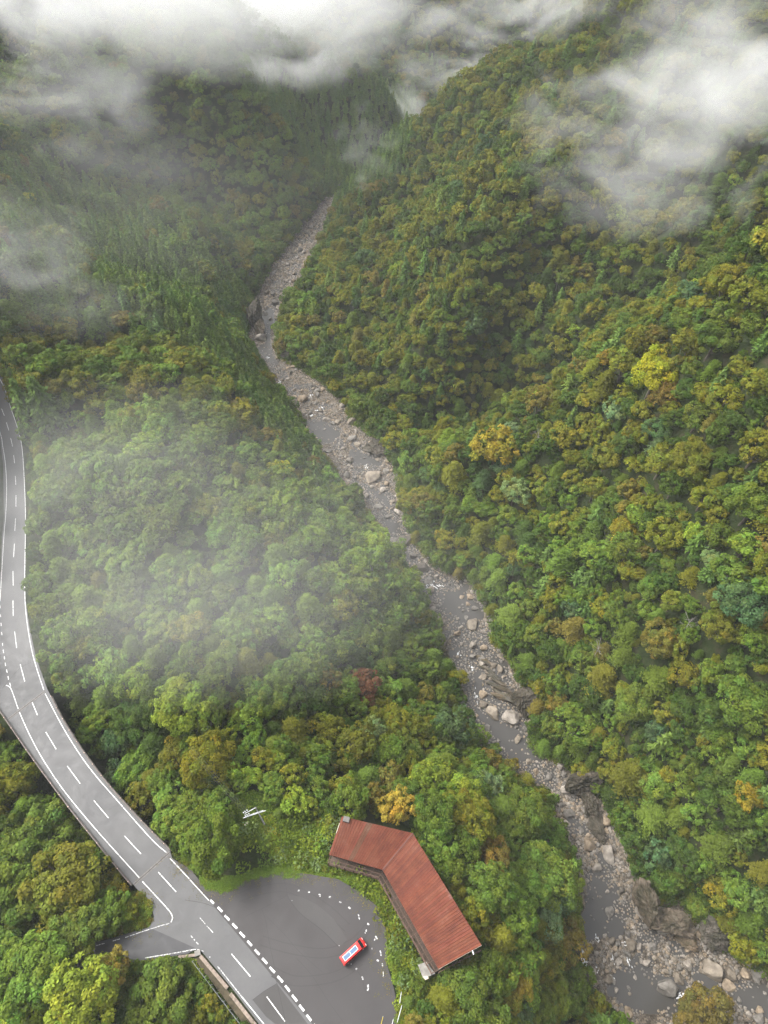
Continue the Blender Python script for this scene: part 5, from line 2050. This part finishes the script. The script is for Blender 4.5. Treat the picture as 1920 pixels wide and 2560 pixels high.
ppart("pole", M_CONC, lambda bm: rod(bm, (0, 0, -.5), (0, 0, 14.0 - gzp), .19, .12, 12))
arm = [(at(612, 2034, 13.8), at(640, 2018.5, 13.8)), (at(608, 2045, 12.3), at(664, 2026.5, 12.3)), (at(613, 2041.5, 12.35), at(659, 2025.5, 12.35))]
for a, b in arm:
    ppart("crossarm", M_STEEL, lambda bm: beam(bm, pp(a), pp(b), .09, .09))
ppart("strut", M_STEEL, lambda bm: beam(bm, (0, 0, 12.6 - gzp), pp(at(662, 2060, 9.5)), .07))
M_LINE = flat("cable", (.12, .12, .12), .6)
INS = [at(608.5, 2031, 14.0), at(612.5, 2028.5, 14.05), at(617.5, 2025.5, 14.1)]
for p in INS + [at(613, 2038, 12.7), at(617.5, 2036.5, 12.7), at(622, 2034, 12.7)]:
    def fn(bm, p=p):
        q = np.array(pp(p))
        for k in range(3):
            rod(bm, q + (0, 0, -.25 + .14 * k), q + (0, 0, -.16 + .14 * k), .10, .07, 10)
    ppart("insulator", M_WHITE, fn)
for a, b in ((at(610, 2046, 12.2), at(612, 2061, 11.2)), (at(615, 2044, 12.2), at(617, 2057, 11.2))):
    ppart("switch_lead", M_BLACK, lambda bm: rod(bm, pp(a), pp(b), .03))
    ppart("fuse", M_CREAM, lambda bm: rod(bm, pp(b), tuple(np.array(pp(b)) - (0, 0, .45)), .09))
for k, p in enumerate(INS):
    q = at(470 + 5 * k, 1872 - 3 * k, 13.5)
    bm = bmesh.new()
    n = 12
    pts_ = [p + (q - p) * (i / n) - np.array([0, 0, 1.2 * 4 * (i / n) * (1 - i / n)]) for i in range(n + 1)]
    for i in range(n):
        rod(bm, pts_[i], pts_[i + 1], .011, None, 5)
    o = bm_obj("power_line", bm, M_LINE)
    tag(o, ["left", "middle", "right"][k] + " of the three power lines running from the pole into the misty wood", "power line", None)

# ---------------------------------------------------------------- boulders, cliffs, white water
def rock_material(name, stops, wet=False):
    m, nt, b = nodes(name)
    oi = nt.nodes.new("ShaderNodeObjectInfo")
    n = nz(nt, 1.5, 7, .62)
    r = ramp(nt, n.outputs['Fac'], stops)
    mu = nt.nodes.new("ShaderNodeMixRGB")
    mu.blend_type = 'MULTIPLY'
    mu.inputs[0].default_value = 1
    nt.links.new(r.outputs[0], mu.inputs[1])
    if wet:
        a = nt.nodes.new("ShaderNodeAttribute")
        a.attribute_type = 'INSTANCER'
        a.attribute_name = 'tint'
        nt.links.new(a.outputs['Color'], mu.inputs[2])
    else:
        nt.links.new(oi.outputs['Color'], mu.inputs[2])
    nt.links.new(mu.outputs[0], b.inputs['Base Color'])
    b.inputs['Roughness'].default_value = .7
    b.inputs['Specular IOR Level'].default_value = .35
    n2 = nz(nt, 4, 8, .65)
    bp = nt.nodes.new("ShaderNodeBump")
    bp.inputs['Strength'].default_value = .6
    bp.inputs['Distance'].default_value = .15
    nt.links.new(n2.outputs['Fac'], bp.inputs['Height'])
    nt.links.new(bp.outputs[0], b.inputs['Normal'])
    return m


RST = [(.25, (.058, .051, .043)), (.45, (.138, .124, .106)), (.6, (.20, .182, .158)), (.8, (.30, .278, .248))]
M_ROCK = rock_material("river boulder", RST)
M_ROCK_I = rock_material("river stones", RST, True)
M_CLIFF = rock_material("dark mossy cliff", [(.25, (.016, .018, .009)), (.42, (.05, .045, .03)), (.6, (.10, .084, .068)), (.8, (.18, .155, .13))])


def rock_mesh(name, seed, sub, mat, amp=.32, cuts=9, sq=(1, 1, .7), rug=0.0):
    rg = random.Random(seed)
    bm = bmesh.new()
    bmesh.ops.create_icosphere(bm, subdivisions=sub, radius=1.0)
    planes = []
    for _ in range(cuts):
        n = Vector((rg.gauss(0, 1), rg.gauss(0, 1), rg.gauss(0, .8))).normalized()
        planes.append((n, rg.uniform(.45, .8)))
    off = Vector((rg.uniform(0, 50), rg.uniform(0, 50), rg.uniform(0, 50)))
    for v in bm.verts:
        p = v.co.copy()
        for n, d in planes:
            e = p.dot(n) - d
            if e > 0:
                p -= n * e * .92
        p *= 1 + amp * .5 * mnoise.noise(p * 1.3 + off) + amp * .28 * mnoise.noise(p * 3.5 + off)
        if rug:
            w = p.z * 1.3 + p.x * .6 + mnoise.noise(p * 1.2 + off)
            p *= 1 + rug * (abs((w * 3.2) % 1 - .5) * .7 + .9 * mnoise.noise(p * 8 + off) + .6 * mnoise.noise(p * 17 + off))
        v.co = Vector((p.x * sq[0], p.y * sq[1], p.z * sq[2]))
    bmesh.ops.recalc_face_normals(bm, faces=bm.faces)
    me = bpy.data.meshes.new(name)
    bm.to_mesh(me)
    bm.free()
    me.materials.append(mat)
    return me


ROCKS = [rock_mesh("boulder", 30 + k, 3, M_ROCK, sq=(1, .8 + .05 * (k % 3), .6 + .06 * (k % 4))) for k in range(9)]
STONES = [rock_mesh("stone", 60 + k, 1, M_ROCK_I, .3, 5) for k in range(6)]


def rcol(t):
    b = RC[t]
    g = rnd.uniform(.88, 1.12)
    return (b[0] * g, b[1] * g, b[2] * g, 1)


RC = dict(pale=(1.35, 1.32, 1.28), grey=(.85, .86, .86), brown=(1.0, .93, .82), dark=(.42, .40, .37), tan=(1.35, 1.17, .94))


B_NOTED = [  # picture point, radius in picture pixels, tone, label
    (r8(885, 332), 21, 'tan', "tan angular boulder in the narrows below the big fresh green tree"),
    (r8(793, 200), 19, 'grey', "grey boulder at the top of the lower narrows by the left bank"),
    (r8(965, 376), 22, 'pale', "flat pale boulder just right of the tan angular boulder"),
    (r8(785, 242), 12, 'pale', "long pale slab under the grey boulder of the lower narrows"),
    (r8(980, 748), 14, 'brown', "brown rounded boulder at the head of the lower rapids"),
    (r8(1215, 945), 29, 'grey', "largest wet topped boulder beside the lower pool"),
    (r8(1428, 880), 33, 'brown', "wide brown boulder under the right bank of the lower rapids"),
    (r8(1486, 940), 17, 'tan', "round tan boulder between the wide brown boulder and the dark pool"),
    (r8(1600, 888), 24, 'grey', "grey boulder against the foot of the right bank"),
    (r8(1305, 850), 14, 'pale', "pale flat boulder in the middle of the lower rapids"),
    (r8(1270, 908), 18, 'brown', "brown flat rock joined to the largest wet topped boulder"),
    (r8(1080, 540), 14, 'dark', "dark boulder in the gravel under the right cliff"),
    (r8(1030, 532), 12, 'dark', "dark tilted slab left of the dark boulder in the gravel"),
    (r8(905, 918), 13, 'tan', "tan boulder on the stony left shore of the lower pool"),
    (r8(1620, 1045), 12, 'tan', "tan boulder in the dark pool at the frame edge"),
    (r8(960, 273), 7, 'tan', "small orange tan boulder on the ledge of the lower narrows"),
    (r8(1158, 772), 13, 'grey', "grey boulder in the upper part of the lower rapids"),
    (r6(85, 130), 22, 'dark', "dark smooth boulder blocking the middle gorge"),
    (r6(120, 190), 13, 'grey', "grey boulder just below the dark smooth boulder"),
    (r6(172, 245), 19, 'dark', "dark boulder above the little waterfall of the middle gorge"),
    (r6(205, 340), 13, 'brown', "brown boulder beside the foot of the little waterfall"),
    (r6(388, 485), 20, 'brown', "brown boulder in the dark pool of the middle gorge"),
    (r6(383, 576), 14, 'pale', "pale boulder at the top of the striped ledge"),
    (r6(432, 590), 12, 'tan', "tan boulder to the right of the pale boulder"),
    (r6(386, 626), 11, 'grey', "grey boulder below the pale boulder"),
    (r6(425, 830), 14, 'brown', "brown boulder at the lower end of the striped ledge"),
    (r6(470, 876), 22, 'brown', "big brown boulder at the head of the middle pool"),
    (r6(550, 887), 24, 'pale', "big pale boulder standing in the middle pool"),
    (r6(605, 936), 10, 'grey', "small grey boulder by the right edge of the middle pool"),
    (r6(576, 982), 13, 'brown', "lone brown boulder in the lower half of the middle pool"),
    (r6(318, 528), 11, 'tan', "tan boulder left of the brown boulder in the dark pool"),
    (r3(1130, 362), 17, 'pale', "big pale boulder in the upper pool under the left cliff"),
    (r3(1305, 622), 18, 'tan', "broad tan boulder in the middle of the upper rapids"),
    (r3(1612, 960), 24, 'brown', "largest brown boulder at the bottom of the upper rapids"),
    (r3(1512, 886), 14, 'pale', "pale boulder upstream of the largest brown boulder"),
    (r3(1518, 722), 16, 'brown', "brown boulder at the right edge of the upper rapids"),
    (r3(1520, 790), 12, 'grey', "grey boulder below the brown boulder of the upper rapids"),
    (r3(1190, 205), 12, 'grey', "grey boulder at the top end of the upper pool"),
]


def add_boulder(P, r, tone, label, group=None, sink=.35):
    me = rnd.choice(ROCKS)
    o = bpy.data.objects.new("boulder", me)
    COL.objects.link(o)
    o.location = (P[0], P[1], P[2] + r * (.5 - sink))
    o.rotation_euler = (rnd.uniform(-.25, .25), rnd.uniform(-.25, .25), rnd.uniform(0, 6.28))
    o.scale = (r, r * rnd.uniform(.8, 1.1), r * rnd.uniform(.75, 1.1))
    o.color = rcol(tone)
    tag(o, label, "boulder", group)


taken = []
for (q, rp, tone, label) in B_NOTED:
    P = water_point(*q)
    r = rp * float(proj(P)[2]) / F_PX * 1.05
    add_boulder(P, r, tone, label)
    taken.append((P[0], P[1], r))
TK = {}
for t in taken:
    TK.setdefault((int(t[0] // 3), int(t[1] // 3)), []).append(t)
loose = []
tries = 0
ncen = len(RCEN)
while len(loose) < 8500 and tries < 90000:
    tries += 1
    s = rnd.uniform(2.2, ncen - 1.001)
    i = int(s)
    c = RCEN[i] + (RCEN[i + 1] - RCEN[i]) * (s - i)
    a = RCEN[i + 1] - RCEN[i]
    L = np.hypot(a[0], a[1])
    if rnd.random() > L / 22:
        continue
    hwid = RHW[i] + (RHW[i + 1] - RHW[i]) * (s - i)
    lat = rnd.uniform(-1, 1)
    lat = math.copysign(abs(lat) ** .8, lat) * (hwid + .6)
    x, y = c[0] + a[1] / L * lat, c[1] - a[0] / L * lat
    qx_, qy_, dp = proj((x, y, c[2]))
    qx_, qy_ = float(qx_), float(qy_)
    if any(inside(p, [qx_], [qy_])[0] for p in POOLS) and rnd.random() < .97:
        continue
    r = .34 * (1 - rnd.random()) ** -.60
    r = min(r * (1.5 if qy_ < 700 * V else 1.0), 1.9)
    if inside(GRAVEL, [qx_], [qy_])[0]:
        r = min(r, .4)
    ci, cj = int(x // 3), int(y // 3)
    if any((x - t[0]) ** 2 + (y - t[1]) ** 2 < (.62 * (r + t[2])) ** 2 for a_ in (-1, 0, 1) for b_ in (-1, 0, 1) for t in TK.get((ci + a_, cj + b_), ())):
        continue
    TK.setdefault((ci, cj), []).append((x, y, r))
    g = float(gz(x, y))
    z = max(c[2] - .15 * r, g)
    loose.append((x, y, z, r, r / float(dp) * (1 if (-20 < qx_ < 1940 and -20 < qy_ < 2580 and inside(RIV_POLY_PX, [qx_], [qy_])[0]) else 0), qx_, qy_))
loose.sort(key=lambda t: -t[4])
nb = 300 - len(B_NOTED)


def reach(y):
    v = y / V
    if v < 660:
        return "in the far upper reach of the gorge"
    if v < 1100:
        return "in the upper rapids of the gorge"
    if v < 1480:
        return "in the narrow middle gorge"
    if v < 1680:
        return "around the middle pool"
    if v < 1960:
        return "in the lower narrows"
    return "in the lower rapids near the frame corner"


_items, _tone = {}, {}
for k, (x, y, z, r, sc, qx_, qy_) in enumerate(loose[:nb]):
    word = rnd.choice(['pale', 'grey', 'brown', 'brown', 'tan', 'grey', 'pale'])
    _tone[k] = word
    size = "large" if r > 1.2 else ("medium sized" if r > .8 else "small")
    _items[k] = ("%s %s boulder %s" % (size, word, reach(qy_)), "%s %s boulder" % (size, word), qx_, qy_)
BMARKS = []
for q, rp, tone, lab in B_NOTED:
    w_ = lab.split()
    BMARKS.append((" ".join(w_[:w_.index(next(x for x in w_ if x in ('boulder', 'slab', 'rock'))) + 1]), q[0], q[1]))
BMARKS = [m for m in BMARKS if sum(1 for a in BMARKS if a[0] == m[0]) == 1]
for k, (lab, grp) in tell_apart(_items, BMARKS, 200).items():
    x, y, z, r = loose[k][:4]
    add_boulder(np.array([x, y, z]), r, _tone[k], lab, grp, .3)
pts, tin, siz = [], [], []
for (x, y, z, r, sc, qx_, qy_) in loose[nb:]:
    pts.append((x, y, z))
    tin.append(rcol(rnd.choice(['pale', 'grey', 'brown', 'tan', 'grey'])))
    siz.append((r, r * rnd.uniform(.7, 1.1), r * rnd.uniform(.6, 1)))
# fine stones on the gravel bars and shores
nf = 42000
s_ = R_.uniform(2.2, ncen - 1.001, nf)
i_ = s_.astype(int)
t_ = (s_ - i_)[:, None]
c_ = RCEN[i_] * (1 - t_) + RCEN[i_ + 1] * t_
a_ = (RCEN[i_ + 1] - RCEN[i_])[:, :2]
L_n = np.linalg.norm(a_, axis=1)
lat_ = R_.uniform(-1, 1, nf) * (RHW[i_] * (1 - t_[:, 0]) + RHW[i_ + 1] * t_[:, 0] + .8)
fx_, fy_ = c_[:, 0] + a_[:, 1] / L_n * lat_, c_[:, 1] - a_[:, 0] / L_n * lat_
fg_ = gz(fx_, fy_)
fr_r = np.minimum(.12 * (1 - R_.random(nf)) ** -.5, .7)
for k in np.nonzero(fg_ >= c_[:, 2] - .12)[0]:
    r = float(fr_r[k])
    pts.append((fx_[k], fy_[k], fg_[k]))
    tin.append(rcol(rnd.choice(('pale', 'grey', 'brown', 'tan', 'dark'))))
    siz.append((r, r * rnd.uniform(.7, 1.1), r * .8))
instanced_stuff("river_stones", "loose stones and gravel covering the river bed", pts, tin, siz, STONES, .5)

CLIFFS = [  # picture point, z of centre, size, turn, tone, label
    (r3(1095, 250), -33, (5, 9, 9), .2, 'grey', "pale grey rock wall on the left bank above the upper pool"),
    (r3(1120, 310), -37, (3, 6, 5), .4, 'brown', "brown foot of the left rock wall in the upper pool"),
    (r3(1250, 430), -38, (6, 3, 3.5), -.35, 'dark', "undercut dark rock shelf on the right bank of the upper pool"),
    (r3(1620, 830), -40, (7, 4, 4), -.5, 'dark', "dark rock shelf on the right bank below the upper rapids"),
    (r6(600, 820), -44, (5, 7, 6), .3, 'dark', "dark rock wall right of the striped ledge"),
    (r8(860, 60), -43, (6, 5, 6), .2, 'dark', "dark rock wall at the top of the lower narrows"),
    (r8(890, 150), -45, (3, 6, 3.5), .3, 'dark', "dark rock ledge lining the right side of the lower narrows"),
    (r8(920, 250), -45.6, (2.5, 4.5, 2.5), .3, 'dark', "dark rock ledge above the flat pale boulder"),
    (r8(1128, 590), -43, (3.5, 6, 6), .25, 'brown', "tall brown rock face on the right bank above the gravel"),
    (r8(1235, 665), -44, (6, 4, 4.5), -.4, 'brown', "wide brown rock outcrop on the right bank below the yellowish tree"),
    (r8(1430, 715), -44, (5, 4, 4), -.3, 'grey', "grey rock outcrop on the right bank near the frame edge"),
    (r8(1310, 745), -46, (4, 2.5, 1.6), -.3, 'tan', "low tan rock slab at the right shore of the lower rapids"),
    (r8(840, 900), -46.5, (4, 3, 2.5), .3, 'dark', "dark rock at the left shore beside the white cascade"),
]
for k, (q, z, s, a, tone, label) in enumerate(CLIFFS):
    P = at(*q, z)
    me = rock_mesh("rock_outcrop", 90 + k, 5, M_CLIFF, .5, 14, (1, 1, 1), .16)
    o = bpy.data.objects.new("rock_outcrop", me)
    COL.objects.link(o)
    o.location = tuple(P)
    o.scale = s
    o.rotation_euler = (0, 0, a)
    o.color = rcol(tone) if tone != 'dark' else (.68, .66, .60, 1)
    tag(o, label, "rock outcrop")
# striped ledge: a run of tilted strata
P0 = water_point(*r6(470, 720))
led = empty("striped_ledge", tuple(P0))
tag(led, "striped ledge of tilted grey brown strata beside the middle gorge stream", "rock ledge")
for k in range(15):
    me = rock_mesh("stratum", 120 + k, 3, M_CLIFF, .45, 8, (1, .3, .32))
    o = bpy.data.objects.new("stratum", me)
    COL.objects.link(o)
    o.parent = led
    q = water_point(*r6(420 + 8 * k + rnd.uniform(-12, 12), 640 + 13 * k + rnd.uniform(-8, 8))) - P0
    o.location = (q[0] + rnd.uniform(-.8, .8), q[1], rnd.uniform(.1, .7))
    o.rotation_euler = (rnd.uniform(.1, .4), rnd.uniform(-.1, .15), -.55 + rnd.uniform(-.15, .15))
    s = rnd.uniform(2.4, 4.2)
    o.scale = (s, s * .8, s * .7)
    o.color = rcol(rnd.choice(['tan', 'brown', 'pale', 'grey']))

M_FOAM = simple("white water", [(.35, (.45, .46, .46)), (.6, (.80, .81, .81))], 2.5, .6, 6)
fv, ff = [], []
for (q, sx, sy, a) in [(r8(865, 822), 9, 26, .1), (r8(862, 855), 16, 8, 0), (r8(1055, 840), 7, 14, .3), (r8(1036, 765), 7, 6, 0), (r8(922, 735), 6, 9, .5), (r8(1300, 985), 20, 7, .4), (r8(1318, 1010), 10, 12, 0), (r8(1330, 968), 14, 5, .2), (r8(1072, 765), 5, 7, 0), (r8(978, 905), 5, 12, .3), (r8(985, 830), 4, 8, .2), (r8(912, 872), 8, 5, .4), (r6(225, 318), 18, 5, -.75), (r6(205, 300), 6, 10, .1), (r6(382, 675), 9, 5, .3), (r6(398, 802), 4, 15, .15), (r6(320, 615), 5, 6, 0), (r3(1378, 668), 14, 7, -.4), (r3(1350, 690), 9, 4, -.5), (r3(1345, 605), 5, 5, 0), (r3(1580, 908), 4, 9, 0), (r3(1210, 545), 4, 7, .3), (r3(1160, 440), 6, 3, 0), (r6(185, 320), 5, 7, .3)]:
    c = water_point(*q)
    k0 = float(proj(c)[2]) / F_PX
    sx, sy = sx * 1.1, sy * 1.1
    c = np.array([c[0], c[1], max(c[2], float(gz(c[0], c[1])) + .05)])
    for rep in range(9):
        n = 7
        ox, oy = rnd.gauss(0, .5) * sx * k0, rnd.gauss(0, .5) * sy * k0
        s0 = len(fv)
        h = c[2] + .14 + .015 * rep
        fv.append((c[0] + ox, c[1] + oy, h + .06))
        for i in range(n):
            t = i / n * 6.283
            rr = rnd.uniform(.25, 1.1) * rnd.uniform(.16, .42)
            ex, ey = math.cos(t) * sx * k0 * rr, math.sin(t) * sy * k0 * rr
            fv.append((c[0] + ox + ex * math.cos(a) - ey * math.sin(a), c[1] + oy + ex * math.sin(a) + ey * math.cos(a), h))
        for i in range(n):
            ff.append((s0, s0 + 1 + i, s0 + 1 + (i + 1) % n))
o = mesh_obj("white_water", fv, ff, M_FOAM)
tag(o, "white foam where the stream breaks between the boulders", kind='stuff')

# bare trees that show white branches
def bare_tree(q, h, label):
    P = hit(*q, h * .7)
    root = empty("bare_tree", (P[0], P[1], float(gz(P[0], P[1])) - .2))
    tag(root, label, "tree")
    rg = random.Random(int(q[0]))
    bm = bmesh.new()
    rod(bm, (0, 0, 0), (.1, 0, h), .16, .04, 7)
    bm_obj("trunk", bm, M_DEAD, root)
    for k in range(9):
        z = h * rg.uniform(.45, .95)
        a = k * 2.4 + rg.uniform(-.4, .4)
        l = rg.uniform(1.4, 3.0)
        e = Vector((math.cos(a) * l, math.sin(a) * l, z + l * .55))
        bm = bmesh.new()
        rod(bm, (0, 0, z), e, .07, .025, 5)
        for j in range(3):
            s = Vector((0, 0, z)).lerp(e, rg.uniform(.4, .9))
            a2 = a + rg.uniform(-1.2, 1.2)
            rod(bm, s, s + Vector((math.cos(a2) * .9, math.sin(a2) * .9, .5)), .035, .012, 4)
        bm_obj("branch", bm, M_DEAD, root)


bare_tree((960 + 668 / 1.728, 640 + 770 / 1.728), 8.5, "bare white tree between olive crowns right of the golden tree")
bare_tree((960 + 920 / 1.728, 1280 + 600 / 1.728), 9, "bare pale tree in the middle of the lower right slope")

bare_tree((1395, 700), 8, "bare grey tree in the shaded gully of the right slope")
bare_tree((1720, 1560), 9, "bare grey tree at the right frame edge above the lower slope")

# ---------------------------------------------------------------- haze and drifting mist
def volume_material(name, density, color=(1, 1, 1), aniso=0.0):
    m = bpy.data.materials.new(name)
    m.use_nodes = True
    nt = m.node_tree
    for n in list(nt.nodes):
        nt.nodes.remove(n)
    out = nt.nodes.new("ShaderNodeOutputMaterial")
    pv = nt.nodes.new("ShaderNodeVolumePrincipled")
    pv.inputs['Color'].default_value = (*color, 1)
    pv.inputs['Density'].default_value = density
    pv.inputs['Anisotropy'].default_value = aniso
    nt.links.new(pv.outputs[0], out.inputs['Volume'])
    return m, nt, pv


m_haze, _, _ = volume_material("haze", HAZE_D, (.95, .97, 1.0))
bm = bmesh.new()
zb, zt = float(GZ.min()) - 2.0, 212.0
box(bm, (-30, 365, (zb + zt) / 2), (640, 900, zt - zb))
haze = bm_obj("haze", bm, m_haze)
tag(haze, "thin pale haze filling the valley", kind='stuff')


def mist(label, where, size, dens, freq, thr, seed, soft, step=.7):
    """one bank of mist: a closed shell whose density breaks up into wisps"""
    m, nt, pv = volume_material("mist", dens)
    tc = nt.nodes.new("ShaderNodeTexCoord")
    geo = nt.nodes.new("ShaderNodeNewGeometry")
    mp = nt.nodes.new("ShaderNodeMapping")
    mp.inputs['Location'].default_value = (seed * 13.7, seed * 5.1, seed * 3.3)
    mp.inputs['Scale'].default_value = (freq * .8, freq, freq * 1.3)
    mp.inputs['Rotation'].default_value = (0, .5, 0)
    nt.links.new(geo.outputs['Position'], mp.inputs['Vector'])

    def noise_(scale, detail, dist, src):
        n = nt.nodes.new("ShaderNodeTexNoise")
        n.inputs['Scale'].default_value = scale
        n.inputs['Detail'].default_value = detail
        n.inputs['Roughness'].default_value = .6
        n.inputs['Distortion'].default_value = dist
        nt.links.new(src, n.inputs['Vector'])
        return n

    def math_(op, a, b_=None, c=None):
        q = nt.nodes.new("ShaderNodeMath")
        q.operation = op
        for i, s in enumerate((a, b_, c)):
            if s is None:
                continue
            if isinstance(s, (int, float)):
                q.inputs[i].default_value = s
            else:
                nt.links.new(s, q.inputs[i])
        return q.outputs[0]
    ln = nt.nodes.new("ShaderNodeVectorMath")
    ln.operation = 'LENGTH'
    nt.links.new(tc.outputs['Object'], ln.inputs[0])
    r2 = math_('MULTIPLY', ln.outputs['Value'], ln.outputs['Value'])
    fall = math_('MAXIMUM', math_('SUBTRACT', 1.0, r2), 0.0)
    n = noise_(1.0, 8, 1.1, mp.outputs[0])
    # the edge of the bank is eaten away where the noise is low
    lim = math_('MULTIPLY_ADD', math_('SUBTRACT', 1.0, fall), .34, thr)
    t = math_('DIVIDE', math_('SUBTRACT', n.outputs['Fac'], lim), soft)
    t = math_('MINIMUM', math_('MAXIMUM', t, 0.0), 1.0)
    t = math_('MULTIPLY', math_('MULTIPLY', t, math_('MULTIPLY_ADD', t, -.35, 1.35)), math_('POWER', fall, .55))
    nt.links.new(math_('MULTIPLY', t, dens), pv.inputs['Density'])
    m.cycles.volume_step_rate = step
    bm = bmesh.new()
    bmesh.ops.create_icosphere(bm, subdivisions=3, radius=1.0)
    o = bm_obj("mist", bm, m)
    o.location = tuple(CAM + rays(where[0] * V, where[1] * V) * where[2])
    o.scale = size
    tag(o, label, kind='stuff')
    return o


for args in MISTS:
    mist(*args)
